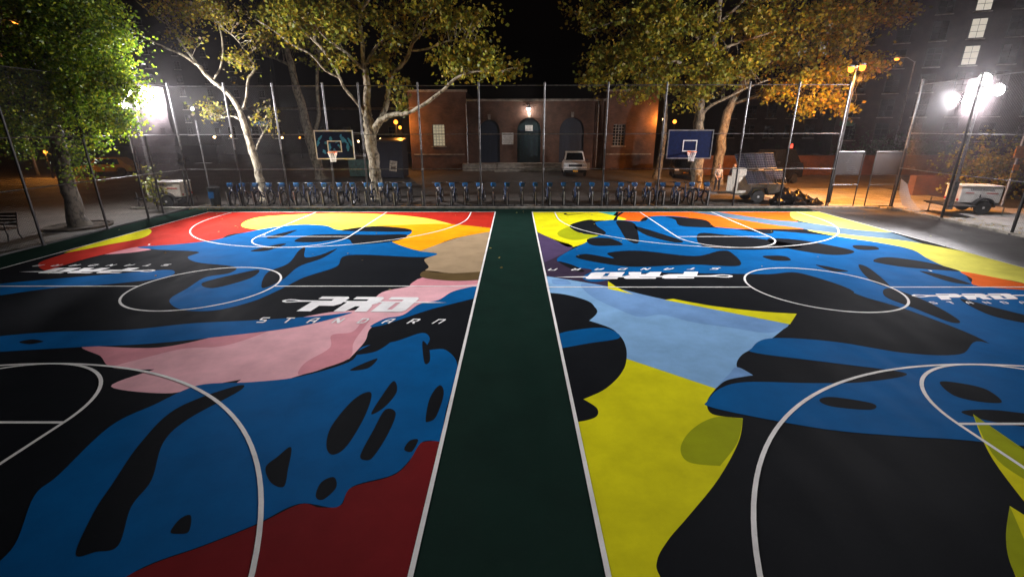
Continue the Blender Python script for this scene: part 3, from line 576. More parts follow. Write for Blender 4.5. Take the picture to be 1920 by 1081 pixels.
cloth('windscreen_cloth', (19.74, 21.65), (19.74, 15.4), 6.0, lambda u: 2.0 + .08 * math.sin(u * 24), M['screen'], nx=70, label='rippled grey windscreen cloth on the right fence in front of the light tower trailer', cat='windscreen')
b = MB(); pr = [P(1688, 335, 25.2), P(1700, 345, 24.9), P(1706, 372, 24.4), P(1726, 396, 23.6), P(1712, 398, 23.8), P(1690, 385, 24.4), P(1684, 362, 24.9)]
vs = [Vector((q.x + .04, q.y, max(q.z, .06))) for q in pr]; b.add(vs, [tuple(t) for t in tessellate_polygon([[Vector((v.y, v.z, 0)) for v in vs]])]); b.build('torn_cloth', M['scrap'], None, label='torn white scrap of cloth hanging low at the right fence corner', cat='cloth')

# ------------------------------------------------------------------ lamps
def spot(name, loc, target, power, col, size=150, blend=.35, rad=.16, parent=None):
    d = bpy.data.lights.new(name, 'SPOT'); d.energy = power; d.color = col; d.spot_size = R(size); d.spot_blend = blend; d.shadow_soft_size = rad
    o = bpy.data.objects.new(name, d); C.objects.link(o); o.location = loc; o.rotation_euler = (Vector(target) - Vector(loc)).to_track_quat('-Z', 'Y').to_euler(); o.parent = parent; return o
def point(name, loc, power, col, rad=.12, parent=None):
    d = bpy.data.lights.new(name, 'POINT'); d.energy = power; d.color = col; d.shadow_soft_size = rad
    o = bpy.data.objects.new(name, d); C.objects.link(o); o.location = loc; o.parent = parent; return o
M['halide'] = glow('metal_halide_lens', (1, .97, 1), 90); M['sodium'] = glow('sodium_lamp', (1, .30, .03), 4.5); M['warm'] = glow('warm_globe', (1, .62, .25), 14)
WHITE = (1, .955, .97); SOD = (1, .36, .05)
def wheel(parent, x, y, z, r, wd, side, rimmat=None):
    b = MB(); b.lathe((x, y, z), (0, 1, 0), [(r * .62, -wd / 2), (r * .95, -wd / 2), (r, -wd * .3), (r, wd * .3), (r * .95, wd / 2), (r * .62, wd / 2)], 24); o = b.build('wheel', M['rubber'], parent, smooth=True)
    b = MB(); b.lathe((x, y, z), (0, side, 0), [(r * .6, -wd * .3), (r * .63, wd * .42), (r * .55, wd * .46), (r * .45, wd * .3), (r * .2, wd * .34), (r * .18, wd * .5), (.02, wd * .52)], 20); b.build('rim', rimmat or M['rim'], o, smooth=True)
    b = MB()
    for k in range(6):
        a = 2 * PI * k / 6; b.box((x + math.cos(a) * r * .38, y + side * wd * .38, z + math.sin(a) * r * .38), (r * .12, .012, r * .12), (0, -a, 0))
    b.build('rim_slot', M['dark'], o)
def text3d(parent, s, loc, size, m, rot, name='lettering'):
    cu = bpy.data.curves.new(name, 'FONT'); cu.body = s; cu.size = size; cu.extrude = .003; cu.align_x = 'CENTER'; cu.align_y = 'CENTER'
    o = bpy.data.objects.new(name, cu); C.objects.link(o); dg = bpy.context.evaluated_depsgraph_get(); me = bpy.data.meshes.new_from_object(o.evaluated_get(dg)); bpy.data.objects.remove(o); 
    me.materials.clear(); me.materials.append(m); o = bpy.data.objects.new(name, me); C.objects.link(o); o.location = loc; o.rotation_euler = rot; o.parent = parent; return o
def tower(x, y, rz, label, mast_h, heads, aims, power, bodymat, mirror=1):
    """trailer light tower; local +x is the tongue end. heads in world coords"""
    t = empty('light_tower', (x, y, 0), rz, label, 'light tower', 'trailer light towers'); Mi = Matrix.Rotation(-rz, 4, 'Z') @ Matrix.Translation((-x, -y, 0))
    b = MB(); b.box((0, 0, .92), (1.75, 1.1, .78)); b.build('engine_cover', bodymat, t, bevel=.04)
    b = MB(); b.box((0, 0, 1.325), (1.82, 1.16, .05)); b.build('lid', M['white'], t, bevel=.015)
    b = MB(); b.box((0, 0, .48), (1.8, .9, .1)); b.box((1.35, .18, .44), (1.0, .06, .08), (0, 0, -.18)); b.box((1.35, -.18, .44), (1.0, .06, .08), (0, 0, .18)); b.build('chassis', M['dark'], t)
    b = MB(); b.tube([(1.75, 0, .02), (1.75, 0, .75)], .03, 8); b.box((1.75, 0, .02), (.18, .18, .04)); b.build('jack_stand', M['galv'], t)
    b = MB()
    for sy in (-1, 1): b.tube([(-.8, sy * .55, .45), (-.8, sy * 1.0, .42), (-.8, sy * 1.0, .02)], .028, 8)
    b.build('outrigger', M['galv'], t)
    for sy in (-1, 1):
        wheel(t, -.12, sy * .66, .33, .33, .2, sy)
        b = MB(); b.prism([(-.55 + .0, .38)] + [(-.12 + .46 * math.cos(a), .36 + .44 * math.sin(a)) for a in np.linspace(PI, 0, 12)] + [(.31, .38)] + [(-.12 + .4 * math.cos(a), .36 + .38 * math.sin(a)) for a in np.linspace(0, PI, 12)], lambda a, c2: (a, sy * .555, c2), lambda a, c2: (a, sy * .79, c2)); b.build('mudguard', M['dark'], t)
    for sx in (-1, 1):
        b = MB()
        for k in range(7): b.box((sx * .885, 0, .72 + k * .065), (.02, .5, .03))
        g2 = b.build('grille', M['dark'], t)
        for sy in (-1, 1):
            b = MB(); b.lathe((sx * .88, sy * .45, .66), (sx, 0, 0), [(.06, 0), (.055, .03), (.02, .035)], 10); b.build('tail_light', M['red2'], t)
    for sy in (-1, 1):
        b = MB(); b.box((-.45, sy * .556, 1.0), (.5, .006, .035)); b.box((.5, sy * .556, 1.0), (.36, .006, .035)); b.build('stripe', M['red2'], t)
        b = MB(); b.box((.03, sy * .556, .86), (.05, .02, .14)); b.build('latch', M['dark'], t)
        text3d(t, 'United Rentals', (0, sy * .557, 1.17), .17, M['ink'], (PI / 2, 0, 0 if sy < 0 else PI))
    # mast
    hc = Mi @ Vector([sum(h[i] for h in heads) / len(heads) for i in range(3)])
    mx = (hc.x, hc.y)
    b = MB(); b.box((mx[0], mx[1], 1.0), (.2, .2, 1.3)); b.tube([(mx[0], mx[1], .45), (mx[0], mx[1], 3.2)], .075, 4); ms = b.build('mast', M['galv'], t)
    b = MB(); b.tube([(mx[0], mx[1], 3.2), (mx[0], mx[1], hc.z)], .05, 4); b.build('mast_section', M['galv'], ms)
    b = MB()
    for k in range(14): b.ring((mx[0] + .09, mx[1], 2.0 + k * .22), (0, 0, 1), .045, .012, 8, 4)
    b.build('coiled_cable', M['dark'], ms)
    b = MB(); b.box((mx[0] + (.9 - mx[0]) * .5, mx[1] * .5, .5), (abs(.9 - mx[0]) + .2, abs(mx[1]) + .2, .06)); b.build('mast_base', M['dark'], t)
    hl = [Mi @ Vector(h) for h in heads]
    b = MB()
    for h in hl: b.tube([(mx[0], mx[1], hc.z), tuple(h)], .025, 6)
    b.build('crossbar', M['galv'], t)
    for h, hw, aim, (pw, cone, bl) in zip(hl, heads, aims, power):
        d = (Mi @ Vector(aim) - h); d.normalize()
        b = MB(); b.lathe(h, tuple(d), [(.07, -.34), (.12, -.28), (.15, -.12), (.24, .0), (.27, .06)], 16); hd = b.build('lamp_head', M['galv'], t, smooth=True)
        b = MB(); b.lathe(h + d * .05, tuple(d), [(.25, 0), (.23, .035), (.12, .05), (.01, .055)], 16); b.build('lens', M['halide'], hd, smooth=True)
        spot('halide_beam', h + d * .16, Mi @ Vector(aim), pw, WHITE, cone, bl, .2, t)
    return t
hR = [P(1848, 148, 22.5), P(1874, 168, 22.4), P(1838, 176, 22.6), P(1812, 187, 22.8)]
tower(22.7, 23.85, R(170), 'white trailer light tower with blazing lamps outside the right fence', 6, [tuple(h) for h in hR], [(0, 14, 1.2), (0, 17.5, 1.2), (20.2, 20.5, 0), (9, 31, 5)], [(51000, 86, 1), (51000, 86, 1), (2600, 168, .5), (17000, 145, .8)], M['white'])
hL = [P(236, 172, 25.0), P(268, 172, 25.6), P(234, 196, 24.8), P(254, 196, 25.3)]
tower(-18.9, 26.2, R(186), 'cream trailer light tower half hidden by leaves outside the left fence corner', 6, [tuple(h) for h in hL], [(0, 14, 1.2), (0, 17.5, 1.2), (-17.8, 22.5, 0), (-6, 31, 6)], [(46000, 86, 1), (46000, 86, 1), (1800, 165, .5), (6800, 140, .8)], M['cream'])

# ------------------------------------------------------------------ hoops
def hoop(px0, px1, py0, py1, rimpx, posts, label, art):
    Y = 24.75; a, d = P(px0, py0, Y), P(px1, py1, Y); cx, cz = (a.x + d.x) / 2, (a.z + d.z) / 2; W, Hh = abs(d.x - a.x) - .1, abs(a.z - d.z) - .02
    t = empty('basketball_hoop', (cx, Y, 0), 0, label, 'basketball hoop', 'basketball hoops on the back fence')
    b = MB(); b.box((0, 0, cz), (W, .04, Hh)); b.build('backboard', M['boardblue'], t)
    fm = M['boardwhite'] if art else M['steel']
    b = MB(); e = .045
    b.box((0, -.0, cz + Hh / 2), (W + e, .07, e * 1.4)); b.box((0, 0, cz - Hh / 2), (W + e, .07, e * 1.4))
    for s in (-1, 1): b.box((s * W / 2, 0, cz), (e, .066, Hh - e * 1.5))
    b.build('board_frame', fm, t)
    b = MB(); tw, th, zz = .66, .50, cz - Hh / 2 + .60
    for s in (-1, 1): b.box((s * tw / 2, -.024, zz), (.05, .012, th - .052)); b.box((0, -.024, zz + s * th / 2), (tw + .05, .012, .05))
    b.build('target_square', M['boardwhite'], t)
    if art:   # loose blue brush strokes
        rnd = random.Random(5)
        for k in range(13):
            x = -W / 2 + .12 + (W - .24) * k / 12; z = cz + rnd.uniform(-.35, .35); l = rnd.uniform(.15, .42); an = rnd.uniform(-.7, .7)
            pts = [(x + (i / 4 - .5) * l * math.sin(an) + rnd.uniform(-.03, .03), z + (i / 4 - .5) * l * math.cos(an)) for i in range(5)]
            b = MB(); vs = []
            for i, (q, r2) in enumerate(pts):
                wd = .085 * (1 - abs(i - 2) / 3.2); q = max(-W / 2 + .08, min(W / 2 - .08, q)); r2 = max(cz - Hh / 2 + .08, min(cz + Hh / 2 - .08, r2)); vs += [(q - wd, -.0215 - k * .0002, r2), (q + wd, -.0215 - k * .0002, r2 + .02)]
            b.add(vs, [(2 * i, 2 * i + 1, 2 * i + 3, 2 * i + 2) for i in range(4)]); b.build('brush_stroke', M['boardstroke'], t)
    rz = cz - Hh / 2 + .33; ry = -.42
    b = MB(); b.ring((0, ry, rz), (0, 0, 1), .23, .012, 24, 6); b.box((0, -.1, rz - .02), (.2, .16, .03)); b.box((0, -.03, rz - .06), (.16, .03, .18)); b.build('rim', M['orangep'], t, smooth=True)
    b = MB(); nst = 12; zs = [0, -.12, -.24, -.36, -.46]; rr = [.23, .185, .15, .125, .135]
    for k in range(nst):
        for sg in (1, -1):
            b.tube([(rr[i] * math.cos(2 * PI * (k + sg * i * .5) / nst), ry + rr[i] * math.sin(2 * PI * (k + sg * i * .5) / nst), rz + zs[i]) for i in range(5)], .007, 4, cap=False)
    b.build('net', M['net'], t)
    b = MB()
    for (wx, side) in posts:
        for z in (cz + Hh / 2 - .1, cz - Hh / 2 + .14):
            b.tube([(side * W * .32, .04, z), (wx - cx, FY - Y - .06, z)], .022, 6); b.lathe((wx - cx, FY - Y, z), (0, 0, 1), [(.075, -.06), (.075, .06)], 10)
    b.build('support_arm', M['galv'], t)
    b = MB(); b.tube([(0, .04, cz), (0, .6, cz), (0, FY - Y, cz - .1)], .045, 8); b.build('support_pole', M['dark'], t)
hoop(587, 667, 245, 298, 0, [(-9.5, -1), (-7.75, 1)], 'white-framed basketball hoop with blue brush-stroke backboard on the back fence', True)
hoop(1253, 1333, 244, 297, 0, [(7.5, -1), (9.9, 1)], 'basketball hoop with plain navy backboard on the back fence', False)

# ------------------------------------------------------------------ bicycle dock
def make_bike():
    t = empty('docked_bicycle', (0, 0, 0)); k = 1.13     # faces -Y
    def T(p): return tuple(q * k for q in p)
    for y, rr in ((0, .33), (1.05, .33)):
        b = MB(); b.ring(T((0, y, .33)), (1, 0, 0), .31 * k, .032 * k, 22, 6); wl = b.build('wheel', M['rubber'], t, smooth=True)
        b = MB(); b.ring(T((0, y, .33)), (1, 0, 0), .285 * k, .012, 20, 4)
        for i in range(12):
            a = 2 * PI * i / 12; b.tube([T((.02 * (-1) ** i, y, .33)), T((0, y + .28 * math.cos(a), .33 + .28 * math.sin(a)))], .0035, 3, cap=False)
        b.lathe(T((0, y, .33)), (1, 0, 0), [(.035, -.05), (.035, .05)], 8); b.build('rim', M['steel'], wl)
        b = MB(); b.ring(T((0, y, .33)), (1, 0, 0), .36 * k, .02 * k, 14, 4, R(20) if y == 0 else R(10), R(190)); b.build('mudguard', M['bikedark'], t, smooth=True)
    b = MB()
    b.tube([T((0, .10, .80)), T((0, .35, .42)), T((0, .62, .30))], .04, 8); b.tube([T((0, .62, .30)), T((0, .75, .86))], .026, 8); b.tube([T((0, .62, .30)), T((0, 1.05, .33))], .02, 6); b.tube([T((0, .1, .72)), T((0, .66, .42))], .03, 8)
    b.build('frame', M['bikedark'], t, smooth=True)
    b = MB(); b.tube([T((.05, 0, .33)), T((.05, .06, .68)), T((0, .1, .72)), T((-.05, .06, .68)), T((-.05, 0, .33))], .014, 6); b.tube([T((0, .1, .70)), T((0, .17, 1.03))], .02, 6); b.build('fork', M['steel'], t, smooth=True)
    b = MB(); b.tube([T((-.31, .27, 1.07)), T((-.2, .16, 1.06)), T((0, .15, 1.03)), T((.2, .16, 1.06)), T((.31, .27, 1.07))], .013, 6)
    hb = b.build('handlebar', M['dark'], t, smooth=True)
    b = MB(); b.box(T((0, -.02, .98)), T((.23, .18, .20)), None, (1.16, 1.12)); b.build('basket', M['bikeblue'], t, bevel=.06)
    b = MB(); b.lathe(T((0, -.12, .84)), (0, -1, 0), [(.04, 0), (.045, .05), (.01, .06)], 10); b.build('headlight', M['rim'], t)
    b = MB(); b.tube([T((0, .75, .8)), T((0, .78, .98))], .014, 6); b.build('seat_post', M['chrome'], t)
    b = MB(); b.box(T((0, .84, 1.0)), T((.19, .14, .06)), None, (.8, .8)); b.box(T((0, .72, 1.0)), T((.07, .16, .05))); b.build('saddle', M['dark'], t, bevel=.02)
    b = MB(); b.lathe(T((.07, .62, .30)), (1, 0, 0), [(.09, 0), (.09, .01)], 12); b.tube([T((-.12, .62, .3)), T((.12, .62, .3))], .02, 6); b.tube([T((.11, .62, .3)), T((.11, .66, .15))], .01, 4); b.tube([T((-.11, .62, .3)), T((-.11, .58, .45))], .01, 4); ck = b.build('crank', M['dark'], t)
    for q in ((.15, .66, .15), (-.15, .58, .45)): b = MB(); b.box(T(q), (.09, .05, .025)); b.build('pedal', M['dark'], ck)
    return t
def make_dock():
    t = empty('bike_dock', (0, 0, 0))
    b = MB(); b.box((0, 0, .42), (.15, .17, .84), (.10, 0, 0), (.7, .8)); b.build('dock_body', M['dark'], t, bevel=.02)
    b = MB(); b.box((0, -.10, .42), (.045, .02, .76), (.10, 0, 0)); b.build('dock_strip', M['dock'], t)
    b = MB(); b.box((0, .0, .02), (.72, .5, .04)); b.build('base_plate', M['steel'], t)
    b = MB(); b.lathe((0, -.06, .80), (0, -1, 0), [(.03, 0), (.03, .03)], 8); b.build('status_light', M['rim'], t)
    return t
bpx = [430, 453, 478, 503, 528, 555, 581, 607, 636, 660, 687, 714, 740, 767, 820, 847, 872, 898, 925, 951, 979, 1004, 1031, 1057, 1084, 1110, 1138, 1165, 1190, 1217, 1243, 1271, 1298, 1326]
near = {0: 'left-hand end of the whole row', 2: 'before the pale tree', 13: 'beside the empty dock', 33: '',
        8: 'below the white-framed hoop', 11: 'before the forked tree', }
marks = [(453, 'behind the second fence post'), (636, 'below the left hoop'), (695, 'behind the fence post right of the left hoop'), (903, 'behind the fence post near the green strip'), (1018, 'behind the bright fence post right of the green strip'), (1130, 'behind the fence post above the yellow corner')]
ordn = ['first', 'second', 'third', 'fourth', 'fifth', 'sixth', 'seventh', 'eighth', 'ninth', 'tenth', 'eleventh', 'twelfth', 'thirteenth', 'fourteenth']
bike0 = make_bike(); dock0 = make_dock()
for i, px in enumerate(bpx):
    p = P(px, 360, 26.15)
    bk = bike0 if i == 0 else copy_tree(bike0); bk.location = (p.x, 26.35, 0); bk.rotation_euler = (0, 0, rng.uniform(-.16, .16))
    dk = dock0 if i == 0 else copy_tree(dock0); dk.location = (p.x, 25.95, 0)
    if i < 14: w1 = f'{ordn[i]} bicycle from the left end of the row'; w2 = f'{ordn[i]} from the left end'
    elif i < 24: w1 = f'{ordn[i - 14]} bicycle right of the empty dock'; w2 = f'{ordn[i - 14]} right of the empty dock'
    else: w1 = f'{ordn[33 - i]} bicycle from the right end of the row'; w2 = f'{ordn[33 - i]} from the right end'
    tag(bk, f'blue share bike, {w1}' + (f', {near[i]}' if i in near and i not in (0, 33) else ''), 'bicycle', 'share bikes docked along the back fence')
    tag(dk, f'dark bike dock post with grey strip, {w2}', 'bike dock', 'bike docks along the back fence')
dk = copy_tree(dock0); dk.location = (P(793, 360, 26.15).x, 25.95, 0); tag(dk, 'empty bike dock post without a bicycle, midway along the row', 'bike dock', 'bike docks along the back fence')

# ------------------------------------------------------------------ park building
bd = empty('brick_park_building', (0, 50, 0), 0, 'low brick park building with three arched doorways behind the courts', 'building')
def arch(x0, x1, z0, z1, n=14):
    r = (x1 - x0) / 2; cx = (x0 + x1) / 2; zc = z1 - r
    return [(x0, z0), (x1, z0)] + [(cx + r * math.cos(a), zc + r * math.sin(a)) for a in np.linspace(0, PI, n)]
f0 = lambda a, c2: (a, 0, c2); f1 = lambda a, c2: (a, .5, c2)
AR = [(-3.55, -1.5, .7, 4.85), (.26, 2.62, .7, 5.05), (4.5, 6.98, .7, 5.05)]
b = MB(); b.prism([(-4.75, 0), (8.95, 0), (8.95, 6.55), (-4.75, 6.55)], f0, f1, [arch(*a) for a in AR]); b.build('wall', M['brick'], bd)
for x0, x1, wx in ((-10.45, -4.75, (-8.2, -7.0)), (8.95, 14.05, (9.8, 11.0))):
    b = MB(); b.prism([(x0, 0), (x1, 0), (x1, 7.4), (x0, 7.4)], lambda a, c2: (a, -.35, c2), lambda a, c2: (a, .25, c2), [[(wx[0], 2.35), (wx[1], 2.35), (wx[1], 4.4), (wx[0], 4.4)]]); b.build('wing_wall', M['brick'], bd)
    b = MB(); b.box(((x0 + x1) / 2, 4, 3.7), (abs(x1 - x0), 7.5, 7.38)); 
    b = MB(); b.box((x0 + .15, 4.2, 3.7), (.3, 8, 7.38)); b.box((x1 - .15, 4.2, 3.7), (.3, 8, 7.38)); b.build('side_wall', M['brick'], bd)
    b = MB(); b.box(((x0 + x1) / 2, -.05, 7.5), (abs(x1 - x0) + .2, .9, .2)); b.build('coping', M['stone'], bd, bevel=.02)
    b = MB(); b.box(((x0 + x1) / 2, -.37, 1.55), (abs(x1 - x0) - .6, .1, .12)); b.build('sill_course', M['stone'], bd)
    cxw = (wx[0] + wx[1]) / 2
    wn_ = MB(); wn_.box((cxw, .1, 3.37), (1.2, .05, 2.05)); wo = wn_.build('window', M['glassdark'] if x0 > 0 else mat('lit_pane', (.4, .38, .3), .3, emit=(1, .85, .55), es=.35, scale=4), bd)
    b = MB()
    for i in range(5): b.box((wx[0] + .02 + i * .29, -.0, 3.37), (.04, .05, 2.05))
    for j in range(8): b.box((cxw, -.002, 2.38 + j * .283), (1.2, .046, .04))
    b.build('window_bars', M['frame'], wo)
    b = MB(); b.box((cxw, -.38, 2.3), (1.5, .16, .1)); b.build('sill', M['stone'], wo)
b = MB(); b.box((2.1, .1, 6.65), (13.7, 1.0, .2)); b.build('coping', M['stone'], bd, bevel=.02)
b = MB(); b.box((2.1, 4.2, 6.45), (24, 7.5, .16)); b.build('roof', M['asphalt'], bd)
for i, (x0, x1, z0, z1) in enumerate(AR):
    b = MB(); b.prism(arch(x0 + .001, x1 - .001, z0, z1 - .001), lambda a, c2: (a, .36, c2), lambda a, c2: (a, .44, c2)); dd = b.build('door', M['doorgreen'] if i == 1 else M['doorblue'], bd)
    b = MB()
    for s in (.25, .5, .75): b.box((x0 + (x1 - x0) * s, .34, (z0 + z1) / 2 - .5), (.05, .05, z1 - z0 - 1.3))
    b.box(((x0 + x1) / 2, .33, z1 - 1.25), (x1 - x0 - .05, .05, .08)); b.build('door_frame', M['doorblue'], dd)
    r = (x1 - x0) / 2; cx = (x0 + x1) / 2; zc = z1 - r
    for k, a in enumerate(np.linspace(R(8), R(172), 13)):
        b = MB(); b.box((cx + (r + .17) * math.cos(a), -.015, zc + (r + .17) * math.sin(a)), (.3, .06, .2), (0, -a, 0)); b.build('arch_brick', M['brick'], bd)
    b = MB(); b.box((cx, -.04, z1 + .25), (.22, .12, .5), None, (1.4, 1)); b.build('keystone', M['stone'], bd)
b = MB(); b.box((1.44, .31, 4.05), (.75, .03, .55)); sg = b.build('door_sign', M['sign'], bd)
b = MB(); 
for k in range(4): b.box((1.44, .292, 4.2 - k * .1), (.5 - .1 * (k % 2), .006, .03))
b.build('sign_lines', M['frame'], sg)
p = P(952, 260, 50)
b = MB(); b.box((p.x, -.03, p.z), (1.15, .05, 1.1)); sg = b.build('notice_board', M['sign'], bd)
b = MB(); b.box((p.x, -.058, p.z + .38), (1.0, .006, .1))
for k in range(7): b.box((p.x, -.058, p.z + .22 - k * .1), (.95 - .12 * (k % 3), .006, .03))
b.build('notice_print', M['frame'], sg)
for x in (-4.75, -1.0 + 9.2):
    b = MB(); b.tube([(x, -.5, .3), (x, -.5, 6.2), (x, -.1, 6.5)], .06, 8); b.build('downpipe', M['steel'], bd, smooth=True)
for k in range(3):
    b = MB(); b.box((1.6 + .15 * k, -1.9 + .6 * k, .12 + .24 * k), (7.2, 1.4, .235)); b.build('step', M['stone'], bd, bevel=.02)
b = MB(); b.box((-3.5, -1.0, .35), (3.4, 1.2, .7)); b.build('stoop', M['stone'], bd, bevel=.02)
b = MB(); b.box((1.6, -.25, .35), (12, .45, .69)); b.build('plinth', M['stone'], bd)
wl = P(991, 203, 49.5)
t = empty('wall_lamp', (wl.x, 49.5, wl.z), 0, 'glaring white lamp on the brick wall above the middle arched door', 'lamp')
b = MB(); b.tube([(0, .48, .35), (0, .1, .35), (0, 0, .15)], .03, 8); b.lathe((0, 0, 0), (0, 0, 1), [(.2, .02), (.1, .18), (.02, .2)], 12); b.build('bracket', M['steel'], t)
b = MB(); b.lathe((0, 0, -.16), (0, 0, 1), [(.05, -.06), (.15, .02), (.17, .14), (.12, .18)], 12); b.build('bulb', M['halide'], t)
point('wall_lamp_light', (0, -.05, -.25), 130, (1, .86, .72), .12, t)

def lantern(px, py, Y, label, power, r=.22, m='sodium', col=SOD, pole=True, group='orange globe lamps in the park', off=(0, 0, 0)):
    p = P(px, py, Y); t = empty('globe_lamp', (p.x, Y, 0), 0, label, 'street lamp', group)
    b = MB(); b.tube([(0, 0, 0), (0, 0, .6), (0, 0, p.z - r)], 0, 8, rs=[.1, .06, .045]); b.build('pole', M['pole'], t, smooth=True)
    b = MB(); b.lathe((0, 0, p.z), (0, 0, 1), [(.3 * r, -r), (.85 * r, -.55 * r), (r, 0), (.85 * r, .55 * r), (.2 * r, r)], 12); b.build('globe', M[m], t, smooth=True)
    b = MB(); b.lathe((0, 0, p.z + r), (0, 0, 1), [(.5 * r, 0), (.1 * r, .4 * r)], 8); b.build('cap', M['pole'], t)
    if power: point('lamp_light', (off[0], -r * 1.3 + off[1], p.z), power, col, r, t)
    return t
lantern(742, 229, 48.6, 'orange globe lamp just left of the brick building, the upper of the pair', 650, .2, off=(.35, .1, 0))
lantern(750, 239, 51.0, 'orange globe lamp left of the brick building, the lower of the pair', 0, .17)
lantern(1246, 224, 49.2, 'warm globe lamp just right of the brick building', 520, .2, 'warm', off=(-.35, .1, 0))
lantern(1265, 228, 53, 'dimmer orange globe lamp further right of the brick building', 0, .2)
lantern(714, 262, 52, 'small star-like lamp between the forked tree and the brick building', 0, .16, 'warm', group='distant park lights')
lantern(244, 240, 44, 'small warm lamp seen under the green tree beside the left windscreen', 0, .09, 'warm', group='distant park lights')
lantern(672, 265, 60, 'tiny white lamp just right of the white-framed hoop', 0, .12, 'warm', group='distant park lights')
lantern(402, 257, 60, 'tiny warm lamp behind the back fence left of the pale tree, the left one', 0, .14, 'warm', group='distant park lights')
lantern(434, 255, 60, 'tiny warm lamp behind the back fence touching the pale tree', 0, .14, 'warm', group='distant park lights')
lantern(562, 258, 70, 'tiny red-orange lamp left of the white-framed hoop', 0, .13, 'sodium', group='distant park lights')
lantern(529, 258, 70, 'tiny lamp between the fifth fence post and the dark tree', 0, .13, 'warm', group='distant park lights')
lantern(85, 285, 42, 'orange lamp glowing low behind the big left tree trunk', 500, .14, 'sodium')
def cobra(px, py, Y, label, power, tilt, off=(0, -3, -1)):
    p = P(px, py, Y); t = empty('street_lamp', (p.x, Y, 0), 0, label, 'street lamp', 'sodium street lamps')
    s = tilt
    b = MB(); b.tube([(s * 2.2, 0, 0), (s * 2.2, 0, 3), (s * 2.2, 0, p.z - .3)], 0, 8, rs=[.14, .1, .07]); b.build('pole', M['steel'], t, smooth=True)
    b = MB(); b.tube([(s * 2.2, 0, p.z - .4), (s * 1.2, 0, p.z + .1), (s * .3, 0, p.z + .08)], .04, 6); b.build('arm', M['steel'], t, smooth=True)
    b = MB(); b.box((0, 0, p.z + .08), (.75, .35, .14)); b.build('lamp_housing', M['steel'], t, bevel=.04)
    b = MB(); b.lathe((0, 0, p.z), (0, 0, -1), [(.26, 0), (.24, .12), (.14, .2), (.02, .22)], 12); b.build('lamp_bowl', M['sodium'], t, smooth=True)
    if power: point('lamp_light', (off[0], off[1], p.z + off[2]), power, SOD, .25, t)
p1, p2 = P(1596, 130, 27.2), P(1617, 127, 27.2)
t = empty('street_lamp', (p1.x, 27.2, 0), 0, 'twin-headed street lamp blazing orange against the leaves beside the open gate', 'street lamp', 'sodium street lamps')
xm = (p2.x - p1.x) / 2
b = MB(); b.tube([(xm, 0, 0), (xm, 0, 3), (xm, 0, p1.z + .1)], 0, 8, rs=[.08, .06, .04]); b.build('pole', M['pole'], t, smooth=True)
for dx, zz in ((0, p1.z), (2 * xm, p2.z)):
    b = MB(); b.tube([(xm, 0, zz + .05), (dx, 0, zz + .14)], .03, 6); b.build('arm', M['steel'], t)
    b = MB(); b.lathe((dx, 0, zz + .1), (0, 0, 1), [(.16, 0), (.14, .08), (.03, .14)], 12); b.build('lamp_housing', M['steel'], t)
    b = MB(); b.lathe((dx, 0, zz), (0, 0, 1), [(.02, -.17), (.12, -.12), (.15, 0), (.15, .1)], 12); b.build('lamp_bowl', M['sodium'], t, smooth=True)
    spot('lamp_light', (dx, .0, zz - .25), (dx + 2.5, 4, 0), 5200, SOD, 140, .5, .15, t)
    point('lamp_light', (dx, .25, zz + .05), 420, SOD, .15, t)
cobra(1682, 110, 62, 'smaller orange street lamp further right, beyond the twin lamps', 250, 1, (0, -1, -.5))
cobra(30, 40, 45, 'orange street lamp hidden behind the crown of the left green tree', 350, -1, (0, 0, -1))

